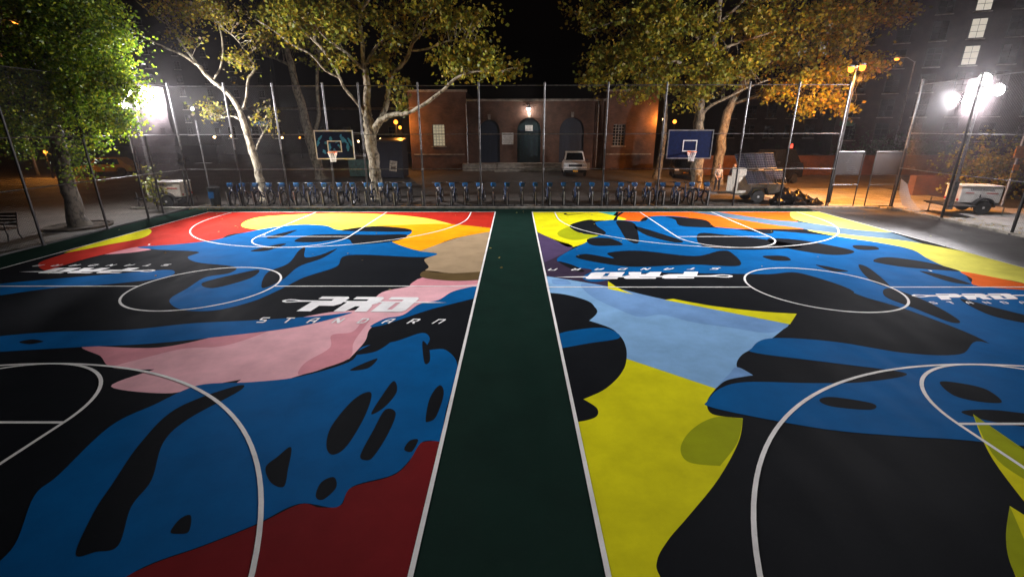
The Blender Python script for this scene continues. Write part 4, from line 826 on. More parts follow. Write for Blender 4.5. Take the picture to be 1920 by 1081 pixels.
# ------------------------------------------------------------------ vehicles
def vehicle(name, x, y, rz, label, cat, bm_, L=4.8, W=1.9, Hh=1.75, kind='truck', lit=False, hood=1.15, plate=True):
    """nose points to local -Y"""
    t = empty(name, (x, y, 0), rz, label, cat); hw = W / 2; gz = .40; belt = Hh * .60
    if kind == 'truck': prof = [(0, gz), (0, belt * .86), (.12, belt * .96), (1.35, belt * 1.02), (L - .02, belt * .98), (L, gz)]; cab = [(1.30, belt), (1.85, Hh), (3.0, Hh), (3.2, belt)]
    else: prof = [(0, gz), (0, belt * .8), (.15, belt * .92), (1.2, belt), (L - .15, belt * 1.0), (L, belt * .8), (L, gz)]; cab = [(1.05, belt), (1.75, Hh), (L - 1.1, Hh * .99), (L - .35, belt)]
    for rr in (.85, L - .95):
        pass
    b = MB(); arcs = []
    lo = [(L, gz)]
    for cx in (L - .95, .85):
        lo += [(cx + .42 * math.cos(a), gz + .40 * math.sin(a)) for a in np.linspace(0, PI, 9)]
    lo += [(0, gz)]
    poly = prof[1:-1] + lo
    b.prism(poly, lambda a, c2: (-hw * (1 - .06 * (c2 > belt * .9)), a, c2), lambda a, c2: (hw * (1 - .06 * (c2 > belt * .9)), a, c2)); b.build('body', bm_, t, bevel=.05)
    k = .80; b = MB()
    def sc(c2): return hw * (.93 - .17 * (c2 - belt) / (Hh - belt))
    b.prism(cab, lambda a, c2: (-sc(c2), a, c2), lambda a, c2: (sc(c2), a, c2)); cabo = b.build('cab', bm_, t, bevel=.05)
    # glass, sitting a few mm proud of the pillars
    (y0, z0), (y1, z1) = cab[0], cab[1]
    def q(u, v):  # windscreen plane
        yy = y0 + (y1 - y0) * v; zz = z0 + (z1 - z0) * v; return (u * sc(zz), yy - .012, zz + .012)
    b = MB(); b.add([q(-.86, .12), q(.86, .12), q(.84, .86), q(-.84, .86)], [(0, 1, 2, 3)]); b.build('windscreen', M['glassdark'], t)
    for s in (-1, 1):
        ya, yb = cab[1][0] - .12, cab[2][0] - .05; zt = z0 + (z1 - z0) * .86; zb = z0 + .07
        b = MB(); b.add([(s * (sc(zb) + .008), cab[0][0] + .35, zb), (s * (sc(zb) + .008), yb + .12, zb), (s * (sc(zt) + .008), yb, zt), (s * (sc(zt) + .008), ya + .1, zt)], [(0, 1, 2, 3)]); b.build('side_window', M['glassdark'], t)
        b = MB(); b.box((s * (hw + .10), 1.45, belt + .12), (.2, .09, .17)); b.build('mirror', M['dark'], t, bevel=.02)
        b = MB(); b.box((s * (hw - .22), -.012, belt * .78), (.36, .06, .17)); b.build('headlight', glow('headlamp', (1, .95, .85), 6) if lit else M['lens'], t, bevel=.02)
        for cx in (.85, L - .95):
            o_ = MB(); r = .36; wd = .22
            o_.lathe((s * (hw - .12), cx, r), (1, 0, 0), [(r * .62, -wd / 2), (r * .95, -wd / 2), (r, 0), (r * .95, wd / 2), (r * .62, wd / 2)], 20); wo = o_.build('wheel', M['rubber'], t, smooth=True)
            o_ = MB(); o_.lathe((s * (hw - .12), cx, r), (s, 0, 0), [(r * .6, 0), (r * .6, wd * .45), (r * .2, wd * .4), (.02, wd * .5)], 14); o_.build('rim', M['steel'], wo, smooth=True)
    b = MB(); b.box((0, -.015, belt * .78), (W - .85, .05, .2)); gr = b.build('grille', M['dark'], t)
    b = MB()
    for j in range(3): b.box((0, -.046, belt * .78 - .06 + j * .06), (W - .9, .012, .014))
    b.lathe((0, -.045, belt * .78), (0, -1, 0), [(.05, 0), (.04, .012)], 12); b.build('grille_bar', M['chrome'], gr)
    b = MB(); b.box((0, -.07, gz + .1), (W - .04, .16, .22)); b.build('bumper', M['dark'], t, bevel=.03)
    b = MB(); b.box((0, -.16, gz + .1), (.42, .012, .14)); b.build('licence_plate', M['plate'], t)
    return t
pk = vehicle('pickup_truck', P(1077, 322, 43).x, 42.4, R(-3), 'white pickup truck parked nose-out before the right arched doorway', 'pickup truck', M['carwhite'], 5.0, 2.02, 2.05, 'truck')
vehicle('parked_car', P(1282, 322, 41).x, 40.5, R(-12), 'dark car parked right of the brick building behind the navy backboard', 'car', M['carblack'], 4.6, 1.9, 1.6, 'car')
vehicle('parked_car', P(1405, 340, 36).x, 36, R(-60), 'dark van with orange-lit roof behind the solar trailer', 'van', M['carblack'], 5.0, 2.0, 2.5, 'car')
vehicle('parked_car', P(190, 320, 46).x, 44, R(-80), 'yellow taxi on the street seen under the left tree', 'taxi', M['caryellow'], 4.6, 1.9, 1.6, 'car')
vehicle('parked_car', P(215, 312, 52).x, 56, R(-80), 'dark car on the far left street behind the taxi', 'car', M['carblack'], 4.6, 1.9, 1.5, 'car')

# solar trailer
st = empty('solar_trailer', (0, 0, 0), 0, 'cream trailer carrying two tilted rows of solar panels behind the back fence', 'trailer')
YT = 27.0; A = P(1378, 380, YT); Bq = P(1466, 380, YT); xa, xb = A.x, Bq.x; mid = (xa + xb) / 2; Lx = xb - xa
b = MB(); b.box((mid, YT + .7, .95), (Lx, 1.4, .85)); b.box((xa + .22, YT + .5, 1.55), (.42, .9, .7)); b.build('body', M['cream'], st, bevel=.03)
b = MB(); b.box((mid - .2, YT - .012, 1.0), (.7, .02, .55)); b.box((mid + .65, YT - .012, 1.0), (.6, .02, .55)); b.build('side_door', M['white'], st, bevel=.005)
b = MB(); b.box((mid, YT + .7, .48), (Lx + .1, 1.3, .1)); b.box((xa - .7, YT + .5, .5), (1.6, .07, .09), (0, 0, .15)); b.box((xa - .7, YT + .95, .5), (1.6, .07, .09), (0, 0, -.15)); b.tube([(xa - 1.2, YT + .7, 0), (xa - 1.2, YT + .7, .8)], .04, 8); b.build('chassis', M['steel'], st)
wx = P(1418, 378, YT).x
wheel(st, wx, YT - .02, .36, .36, .24, -1); wheel(st, wx, YT + 1.4, .36, .36, .24, 1)
b = MB(); b.prism([(wx - .55, .45), (wx - .38, .85), (wx + .38, .85), (wx + .55, .45), (wx + .47, .45), (wx + .33, .79), (wx - .33, .79), (wx - .47, .45)], lambda a, c2: (a, YT - .18, c2), lambda a, c2: (a, YT, c2)); b.build('mudguard', M['dark'], st)
def panels(q, n=4):
    tl, tr, br, bl_ = q
    for i in range(n):
        u0, u1 = (i + .02) / n, (i + .98) / n
        pts = [tl.lerp(tr, u0), tl.lerp(tr, u1), bl_.lerp(br, u1), bl_.lerp(br, u0)]; nrm = (pts[1] - pts[0]).cross(pts[3] - pts[0]).normalized()
        if nrm.y > 0: nrm = -nrm
        me = bpy.data.meshes.new('solar_panel'); me.from_pydata([p for p in pts] + [p - nrm * .04 for p in pts], [], [(0, 1, 2, 3), (7, 6, 5, 4), (0, 4, 5, 1), (1, 5, 6, 2), (2, 6, 7, 3), (3, 7, 4, 0)])
        uv = me.uv_layers.new(name='UVMap'); c4 = [(0, 1), (1, 1), (1, 0), (0, 0)]
        for li in range(4): uv.data[li].uv = c4[li]
        me.materials.append(M['solar']); o = bpy.data.objects.new('solar_panel', me); C.objects.link(o); o.parent = st
        b = MB()
        for e in range(4): b.tube([pts[e] + nrm * .005, pts[(e + 1) % 4] + nrm * .005], .018, 4)
        b.build('panel_frame', M['galv'], o)
panels([P(1377, 289, YT + .9), P(1450, 287, YT + .9), P(1456, 315, YT + .35), P(1385, 316, YT + .35)])
panels([P(1394, 321, YT + .25), P(1467, 319, YT + .25), P(1476, 344, YT - .35), P(1402, 345, YT - .35)])
b = MB(); b.tube([(mid, YT + .8, 1.4), (mid, YT + .9, 2.6)], .05, 8); b.tube([(mid - .8, YT + .5, 1.38), (mid - .8, YT + .45, 2.0)], .03, 6); b.tube([(mid + .8, YT + .5, 1.38), (mid + .8, YT + .45, 2.0)], .03, 6); b.build('panel_support', M['galv'], st)

# heap of black bags
def bag(x, y, r, sq, seed, label):
    bm = bmesh.new(); bmesh.ops.create_icosphere(bm, subdivisions=3, radius=1); rd = random.Random(seed); ph = [rd.uniform(0, 6) for _ in range(6)]
    for v in bm.verts:
        d = v.co.normalized(); a = math.atan2(d.y, d.x)
        k = 1 + .10 * math.sin(5 * a + ph[0] + 3 * d.z) + .07 * math.sin(9 * d.z + ph[1] + 4 * a) + .05 * math.sin(13 * d.x + 11 * d.y + ph[2])
        v.co = d * k; v.co.z = v.co.z * sq; 
        if v.co.z > sq * .75: v.co.z += .25 * (v.co.z - sq * .75) / sq * 3; v.co.x *= .6; v.co.y *= .6
        v.co.z = max(v.co.z, -sq * .72); v.co = v.co * r
    zmin = min(v.co.z for v in bm.verts); 
    for v in bm.verts: v.co.z -= zmin
    me = bpy.data.meshes.new('rubbish_bag'); bm.to_mesh(me); bm.free(); me.materials.append(M['bag'])
    o = bpy.data.objects.new('rubbish_bag', me); C.objects.link(o); o.location = (x, y, 0); tag(o, label, 'rubbish bag', 'black rubbish bags heaped behind the fence')
    for p in me.polygons: p.use_smooth = True
bags = [(14.35, 26.1, .42, .55, 'leftmost black bag of the heap, against the solar trailer'), (14.9, 26.4, .55, .85, 'tallest black bag of the heap, left of its middle'), (15.45, 26.35, .5, .8, 'black bag at the middle top of the heap'),
        (15.35, 25.75, .38, .55, 'black bag at the front middle of the heap, against the fence'), (15.95, 26.3, .45, .65, 'black bag right of the middle of the heap'), (16.05, 25.75, .33, .45, 'low black bag at the front right of the heap'), (16.45, 26.1, .34, .5, 'rightmost black bag of the heap beside the gate post')]
for i, (x, y, r, s, lb) in enumerate(bags): bag(x, y, r, s, i, lb)

# ------------------------------------------------------------------ people
def skin_mesh(name, joints, bones, m, parent, sub=1):
    me = bpy.data.meshes.new(name); me.from_pydata([j[0] for j in joints], bones, []); o = bpy.data.objects.new(name, me); C.objects.link(o)
    md = o.modifiers.new('s', 'SKIN'); sk = me.skin_vertices[0].data
    for i, j in enumerate(joints): sk[i].radius = (j[1], j[2] if len(j) > 2 else j[1]); sk[i].use_root = (i == 0)
    o.modifiers.new('d', 'SUBSURF').levels = sub
    dg = bpy.context.evaluated_depsgraph_get(); m2 = bpy.data.meshes.new_from_object(o.evaluated_get(dg)); bpy.data.objects.remove(o)
    m2.materials.clear(); m2.materials.append(m); 
    for p in m2.polygons: p.use_smooth = True
    o = bpy.data.objects.new(name, m2); C.objects.link(o); o.parent = parent; return o
def person(x, y, rz, label, top, bottom, hh=1.78):
    t = empty('person', (x, y, 0), rz, label, 'person'); k = hh / 1.78
    V = lambda *p: tuple(q * k for q in p)
    J = [(V(0, 0, .95), .13, .10), (V(0, .01, 1.15), .12, .09), (V(0, 0, 1.38), .15, .10), (V(0, 0, 1.50), .055), (V(0, -.01, 1.58), .075), (V(0, -.015, 1.68), .085, .095), (V(0, 0, 1.75), .06)]
    B = [(0, 1), (1, 2), (2, 3), (3, 4), (4, 5), (5, 6)]
    hands = []
    for s in (-1, 1):
        n = len(J); J += [(V(s * .19, 0, 1.42), .055), (V(s * .25, .03, 1.14), .042), (V(s * .2, -.14, .97 if s > 0 else .92), .03), (V(s * .18, -.20, .93 if s > 0 else .86), .026)]; B += [(2, n), (n, n + 1), (n + 1, n + 2), (n + 2, n + 3)]
        hands.append((s, J[n + 3][0]))
        n = len(J); J += [(V(s * .1, 0, .86), .085), (V(s * .12, -.02 * s, .50), .055), (V(s * .13, .02 - .05 * s, .10), .04), (V(s * .15, -.12 - .05 * s, .035), .035, .03)]; B += [(0, n), (n, n + 1), (n + 1, n + 2), (n + 2, n + 3)]
    for s, h in hands:   # five fingers
        hi = [i for i, j in enumerate(J) if j[0] == h][0]
        for f in range(5):
            n = len(J); dx = (f - 1.5) * .014 if f < 4 else -s * .035; ln = (.05, .06, .055, .045, .03)[f]
            J += [((h[0] + dx, h[1] - .03, h[2] - .03), .008), ((h[0] + dx, h[1] - .04, h[2] - .03 - ln), .007)]; B += [(hi, n), (n, n + 1)]
    skin_mesh('body', J, B, M['skin'], t)
    J = [(V(0, 0, .98), .155, .125), (V(0, .01, 1.17), .145, .115), (V(0, 0, 1.38), .165, .12), (V(0, 0, 1.47), .08)]; B = [(0, 1), (1, 2), (2, 3)]
    for s in (-1, 1):
        n = len(J); J += [(V(s * .19, 0, 1.42), .075), (V(s * .25, .03, 1.14), .06), (V(s * .2, -.13, .98 if s > 0 else .93), .048)]; B += [(2, n), (n, n + 1), (n + 1, n + 2)]
    skin_mesh('jacket', J, B, top, t)
    J = [(V(0, 0, .93), .15, .12)]; B = []
    for s in (-1, 1):
        n = len(J); J += [(V(s * .1, 0, .86), .10), (V(s * .12, -.02 * s, .50), .075), (V(s * .13, .02 - .05 * s, .09), .06)]; B += [(0, n), (n, n + 1), (n + 1, n + 2)]
    skin_mesh('trousers', J, B, bottom, t)
    b = MB()
    for s in (-1, 1): b.box(V(s * .14, -.05 - .05 * s, .045), V(.10, .27, .09), None, (.85, .8))
    b.build('shoes', M['dark'], t, bevel=.02)
    skin_mesh('hair', [(V(0, .02, 1.76), .085), (V(0, .05, 1.68), .09), (V(0, .06, 1.6), .06)], [(0, 1), (1, 2)], M['hair'], t)
    b = MB(); b.box(V(0, -.115, 1.66), V(.022, .03, .05)); b.build('nose', M['skin'], t)
    b = MB()
    for s in (-1, 1): b.box(V(s * .035, -.105, 1.69), V(.025, .012, .012))
    b.box(V(0, -.10, 1.615), V(.045, .012, .01)); b.build('eyes_and_mouth', M['hair'], t)
    for s in (-1, 1):
        b = MB(); b.box(V(s * .09, 0, 1.665), V(.02, .035, .06)); b.build('ear', M['skin'], t, bevel=.008)
g = G(1343, 360); person(g.x, g.y, R(12), 'person in pale patterned jacket and dark trousers standing left of the solar trailer', M['jacket'], M['denim'], 1.8)
g = G(1371, 361); person(g.x, g.y, R(-40), 'person in dark clothes standing right behind the tongue of the solar trailer', M['darkcoat'], M['denim'], 1.85)

# ------------------------------------------------------------------ street furniture
def dumpster(x, y, wd, dp, h, m, label, name='dumpster', cat='dumpster', notice=False):
    t = empty(name, (x, y, 0), 0, label, cat)
    b = MB(); b.box((0, 0, h * .5 + .08), (wd, dp, h), None, (1.04, 1.06)); b.build('bin_body', m, t, bevel=.03)
    b = MB(); b.box((0, 0, h + .12), (wd * 1.06, dp * 1.08, .07), (R(6), 0, 0)); b.build('lid', M['dark'], t, bevel=.02)
    for i in range(3):
        b = MB(); b.box((wd * (i - 1) * .33, -dp / 2 - .04, h * .5 + .1), (.07, .07, h * .9)); b.build('rib', m, t)
    if notice:
        b = MB(); b.box((wd * .12, -dp / 2 - .09, h * .35), (.62, .01, .85), (0, R(8), 0)); nb = b.build('notice', M['paper'], t)
        b = MB(); b.box((wd * .12, -dp / 2 - .098, h * .42), (.4, .006, .06)); b.box((wd * .12, -dp / 2 - .098, h * .3), (.4, .006, .2)); b.build('notice_print', M['wood'], nb)
dumpster(P(692, 315, 43).x, 43, 3.0, 1.5, 1.5, M['dumpgreen'], 'green dumpster beyond the back fence just left of the forked tree')
dumpster(P(738, 315, 42).x, 42, 2.1, 2.0, 3.0, M['darkcoat'], 'tall dark container with a brown notice pasted on its front', 'storage_container', 'container', True)
t = empty('recycling_bin', (P(405, 385, 26.2).x, 26.25, 0), 0, 'dark recycling bin with blue panel at the left end of the bicycle row', 'bin')
b = MB(); b.lathe((0, 0, 0), (0, 0, 1), [(.24, 0), (.31, .9), (.33, .93)], 14); b.build('bin_body', M['doorgreen'], t, smooth=True)
b = MB(); b.lathe((0, 0, .93), (0, 0, 1), [(.33, 0), (.34, .06), (.15, .16), (.02, .17)], 14); b.build('lid', M['dark'], t, smooth=True)
b = MB(); b.box((0, -.305, .6), (.3, .02, .35), (R(-5), 0, 0)); b.build('panel', M['bikeblue'], t)
def bench(x, y, rz):
    t = empty('park_bench', (x, y, 0), rz, 'dark slatted park bench outside the left fence', 'bench')
    for k in range(4): b = MB(); b.box((0, -.18 + k * .13, .45), (1.9, .1, .04)); b.build('seat_slat', M['wood'], t, bevel=.01)
    for k in range(4): b = MB(); b.box((0, .30 + k * .035, .58 + k * .12), (1.9, .035, .09), (R(-16), 0, 0)); b.build('back_slat', M['wood'], t, bevel=.01)
    for s in (-.92, 0, .92):
        b = MB(); b.tube([(s, -.26, 0), (s, -.20, .22), (s, -.22, .42), (s, .26, .42), (s, .42, 1.0)], .025, 6); b.tube([(s, .32, 0), (s, .24, .22), (s, .26, .42)], .025, 6); b.tube([(s, -.22, .42), (s, -.22, .66), (s, .33, .68)], .02, 6); b.build('leg', M['pole'], t, smooth=True)
bench(-20.0, 17.55, R(4))
def signpost(x, y, h, label, name='sign_post', cat='sign', sq=None, r=.04, lean=0, kids_=()):
    t = empty(name, (x, y, 0), 0, label, cat); b = MB(); b.tube([(0, 0, 0), (lean, 0, h)], r, 8); b.build('pole', M['galv'], t, smooth=True)
    for (z, w_, h_, m, nm) in kids_:
        b = MB(); b.box((lean * z / h, -r - .02, z), (w_, .02, h_)); b.build(nm, m, t)
    return t
signpost(P(398, 380, 27.5).x, 27.5, P(364, 226, 27.5).z, 'slim grey light pole with short side arm behind the back fence near the left corner', 'light_pole', 'pole', kids_=[(2.2, .9, .04, M['galv'], 'side_arm'), (5.05, .18, .18, M['galv'], 'pole_head')])
signpost(P(1890, 350, 26).x, 26, 9.5, 'tall pale pole with orange warning panel outside the right fence', 'sign_post', 'sign', r=.07, kids_=[(P(1912, 285, 26).z, .62, .6, M['signorange'], 'warning_panel'), (2.0, .3, .3, M['signorange'], 'small_panel'), (1.6, .3, .25, M['haz'], 'small_panel')])
signpost(P(1572, 300, 60).x, 60, P(1572, 225, 60).z, 'dark pole carrying a green street name sign beyond the right trees', 'street_sign', 'sign', kids_=[(P(1570, 232, 60).z, 1.6, .5, M['signgreen'], 'name_plate')])
t = signpost(P(1479, 300, 50).x, 50, P(1479, 265, 50).z + .2, 'pedestrian signal showing a small red hand behind the solar trailer', 'pedestrian_signal', 'traffic signal', kids_=[(P(1479, 275, 50).z, .7, .7, M['dark'], 'signal_box')])
b = MB(); b.box((0, -.085, P(1479, 275, 50).z), (.25, .01, .3)); 
for k in range(4): b.box((-.09 + k * .06, -.085, P(1479, 275, 50).z + .2), (.04, .01, .16))
b.build('red_hand', glow('red_signal', (1, .08, .04), 3), t)
# low walls
t = MB(); t.box((33, 44, .85), (34, .5, 1.7)); tag(t.build('garden_wall', M['wallbrick'], None), 'long low brown wall across the street beyond the open gate', 'wall')
t = MB(); t.box((37, 30.5, .55), (24, .5, 1.25)); tag(t.build('garden_wall', M['wallbrick'], None), 'low red-brown brick wall behind the right light tower trailer', 'wall')
sheet('street', 15.6, 34, 70, 43.7, -.04, mat('street_tan', (.16, .13, .10), .8, var=.25, scale=.5, bump=.4), kind='structure')
sheet('street_left', -80, 12, -28, 80, -.04, mat('street_asphalt', (.11, .10, .09), .8, var=.25, scale=.5, bump=.4), kind='structure')
for k in range(3):
    b = MB(); b.box((-36 - k * 3, 32 + k * 5, -.034), (4.5, .14, .006)); b.build('road_marking', M['line'], None, kind='structure')

# ------------------------------------------------------------------ far buildings
def block(name, x, y, wd, dp, h, rz, label, m, cols, rows, lit, wsz=(1.1, 1.7), z0=3.5, gap=3.1, stair=None):
    t = empty(name, (x, y, 0), rz, label, 'building'); b = MB(); b.box((0, dp / 2, h / 2), (wd, dp, h)); b.build('wall', m, t)
    b = MB(); b.box((0, dp / 2, h + .2), (wd + .5, dp + .5, .4)); b.build('roof', M['stone'], t)
    litm = glow('lit_window', (1, .90, .74), .55); fr = MB().box((0, 0, 0), (wsz[0] + .16, .08, wsz[1] + .16)).mesh('window'); fr.materials.append(M['farframe'])
    pn = MB(); 
    for i in range(2):
        for j in range(3): pn.box(((i - .5) * wsz[0] / 2, -.05, (j - 1) * wsz[1] / 3), (wsz[0] / 2 - .05, .03, wsz[1] / 3 - .05))
    pd = pn.mesh('panes'); pd.materials.append(M['glassdark']); pl_ = pn.mesh('panes'); pl_.materials.append(litm)
    sl = MB().box((0, -.06, -wsz[1] / 2 - .15), (wsz[0] + .4, .2, .12)).mesh('sill'); sl.materials.append(M['stone'])
    for i in range(cols):
        for j in range(rows):
            xx = -wd / 2 + wd * (i + .5) / cols; zz = z0 + j * gap
            if zz > h - 1.5: continue
            o = bpy.data.objects.new('window', fr); C.objects.link(o); o.parent = t; o.location = (xx, -.04, zz)
            for me_, nm in ((pl_ if (i, j) in lit else pd, 'panes'), (sl, 'sill')):
                q2 = bpy.data.objects.new(nm, me_); C.objects.link(q2); q2.parent = o
    return t
block('brick_apartment_block', 62, 66, 34, 16, 34, R(-24), 'tall dark brick apartment block rising behind the bright light tower', M['brickfar'], 9, 9, {(3, 4), (3, 5), (3, 3)}, (1.5, 2.2))
block('brick_apartment_block', 46, 84, 22, 12, 26, R(-8), 'brick block with lit windows glimpsed through the right tree', M['brickfar'], 7, 7, {(4, 4), (5, 4), (4, 5), (5, 5), (3, 4)}, (1.4, 1.9))
block('brick_apartment_block', -92, 125, 60, 14, 46, R(22), 'dark apartment block behind the left trees', M['brickblack'], 10, 9, set())
sb = block('shop_building', -34, 84, 30, 10, 7, R(5), 'low dark shop building with a small blue sign left of the hoop', M['brickblack'], 8, 1, set())
text3d(sb, 'DAVEY', (-8.0, -.25, 4.9), 1.0, glow('blue_sign_letters', (.25, .6, 1), .35), (PI / 2, 0, 0), 'sign_lettering')

# ------------------------------------------------------------------ trees
GREEN = [(.10, .18, .012), (.15, .23, .012), (.20, .28, .015), (.30, .34, .02), (.06, .12, .012)]
AUT = [(.40, .35, .03), (.48, .40, .03), (.30, .33, .035), (.52, .44, .05), (.26, .31, .03), (.46, .30, .03), (.34, .26, .03)]
OLV = [(.20, .23, .03), (.27, .28, .035), (.15, .19, .03), (.34, .30, .035)]
def tree(label, name, base, limbs, blobs, barkm, pal, leaf_size=.11, n=9000, twigs=120, cat='tree', group=None, seed=0):
    """limbs: [(name,[(px,py,Y,r),..])], blobs: (px,py,Y,rx,ry,rz,weight)"""
    rd = random.Random(seed); t = empty(name, base, 0, label, cat, group); Mi = Matrix.Translation(-Vector(base)); ends = []; allp = []
    first = None
    for nm, pts in limbs:
        raw = [(Mi @ P(q[0], q[1], q[2]), q[3]) for q in pts]; P3 = []; RR = []
        if nm == 'trunk': raw[0][0].z = min(raw[0][0].z, -.1)
        m = len(raw)
        for i in range(m - 1):
            p0, p1, p2, p3 = raw[max(i - 1, 0)][0], raw[i][0], raw[i + 1][0], raw[min(i + 2, m - 1)][0]
            for k in range(5):
                s = k / 5; v = .5 * (2 * p1 + (p2 - p0) * s + (2 * p0 - 5 * p1 + 4 * p2 - p3) * s * s + (3 * p1 - p0 - 3 * p2 + p3) * s ** 3)
                r = raw[i][1] + (raw[i + 1][1] - raw[i][1]) * s
                v = v + Vector((rd.uniform(-1, 1), rd.uniform(-1, 1), rd.uniform(-1, 1))) * r * .18 * (0 if (i == 0 and k == 0) else 1); P3.append(v); RR.append(r * rd.uniform(.94, 1.06))
        P3.append(raw[-1][0]); RR.append(raw[-1][1])
        if nm == 'trunk': RR[0] *= 1.6; RR[1] *= 1.22
        b = MB(); b.tube(P3, 0, 10 if RR[0] > .12 else 7, rs=RR); b.build(nm, barkm, t, smooth=True)
        allp += [(p, r) for p, r in zip(P3, RR) if r < .14]; ends.append((P3[-1], (P3[-1] - P3[-3]).normalized(), RR[-1]))
    B = []; 
    for (px, py, Y, rx, ry, rz, w_) in blobs:
        B.append((Mi @ P(px, py, Y), rx, ry, rz, w_))
    tot = sum(q[4] for q in B) or 1; cl = []; tips = []
    for c0, rx, ry, rz, w_ in B:
        k = max(3, int(n / 26 * w_ / tot)); u = rng.normal(size=(k, 3)); u /= np.linalg.norm(u, axis=1)[:, None]; u *= (rng.random((k, 1)) ** .45); cl.append(np.array(c0)[None] + u * [rx, ry, rz])
    cl = np.concatenate(cl) if cl else np.zeros((0, 3))
    # twigs run from the nearest thin limb to clump centres
    tw = MB()
    if len(cl) and allp:
        src = np.array([tuple(p) for p, r in allp])
        for i in rng.permutation(len(cl))[:twigs]:
            q = cl[i]; d2 = ((src - q) ** 2).sum(1) + rng.random(len(src)) * 2; j = int(d2.argmin()); a = Vector(src[j]); e = Vector(q); L = (e - a).length
            if L > 6.5 or L < .2: continue
            m1 = a.lerp(e, .35) + Vector((rd.uniform(-.1, .1), rd.uniform(-.1, .1), rd.uniform(.0, .14))) * L; m2 = a.lerp(e, .7) + Vector((rd.uniform(-.1, .1), rd.uniform(-.1, .1), rd.uniform(.0, .12))) * L
            r0 = min(.045, .012 + .008 * L); tw.tube([a, m1, m2, e], 0, 4, rs=[r0, r0 * .7, r0 * .45, .005], cap=False)
        if tw.f: tag(tw.build('twigs', barkm, t, smooth=True), kind='stuff')
    if len(cl):
        per = 26; cc = np.repeat(cl, per, 0); sp = rng.uniform(.16, .42, (len(cl), 1)).repeat(per, 0); cc = cc + rng.normal(size=cc.shape) * sp * [1, 1, .75]
        tone = np.repeat(rng.uniform(.75, 1.2, (len(cl), 1)), per, 0); cols = np.clip(pick(pal, len(cc)) * tone, 0, 1)
        me = leafmesh(cc, leaf_size, cols); o = bpy.data.objects.new('foliage', me); C.objects.link(o); o.parent = t; tag(o, kind='stuff')
    return t
# big green tree at the left
g = G(150, 424); by = g.y
tree('dense bright green tree leaning over the left fence and the lamps', 'leafy_tree', (g.x, by, 0),
     [('trunk', [(150, 424, by, .34), (132, 360, by, .30), (112, 290, by, .27), (95, 215, by, .24), (85, 140, by + .2, .2), (80, 60, by + .4, .15), (90, -30, by + .5, .1)]),
      ('branch', [(100, 240, by, .13), (140, 190, by, .09), (190, 160, by - .4, .06), (225, 170, by - .6, .03)]), ('branch', [(88, 170, by, .13), (60, 120, by - .5, .09), (25, 90, by - 1, .05), (-10, 80, by - 1.3, .03)]),
      ('branch', [(84, 110, by, .12), (130, 70, by, .08), (180, 50, by, .04)]), ('branch', [(90, 200, by, .1), (40, 190, by - .8, .07), (0, 200, by - 1.2, .04)])],
     [(60, 40, by, 2.2, 1.8, 1.6, 3), (140, 20, by, 1.9, 1.6, 1.3, 2.6), (190, 60, by, 1.0, 1.4, 1.2, 1.8), (110, 110, by - .2, 1.9, 1.6, 1.4, 3), (190, 130, by - .3, 1.1, 1.2, 1.1, 2), (30, 140, by - .5, 1.6, 1.5, 1.4, 2.4),
      (216, 160, by - .5, .7, 1, .8, 1.3), (140, 190, by - .3, 1.4, 1.2, 1.0, 2), (200, 215, by - .5, .65, .8, .8, 1.1), (60, 220, by - .6, 1.3, 1.3, .9, 1.4), (222, 228, by - .4, .35, .5, .4, .5), (10, 240, by - .8, 1.0, 1.2, .8, .8), (160, 270, by - .2, .8, .7, .5, .5), (148, 320, by - .2, .4, .5, .4, .25), (50, 280, by - .6, .8, .8, .4, .4), (20, 0, by, 2, 1.5, 1.4, 1.5)],
     M['barkdark'], GREEN, .066, 25000, 160, seed=1)
b = MB(); b.lathe((g.x, by, -.02), (0, 0, 1), [(1.15, 0), (1.2, .09), (1.05, .09), (1.03, .05), (.05, .06)], 22); b.build('tree_pit', M['soil'], None, kind='structure')
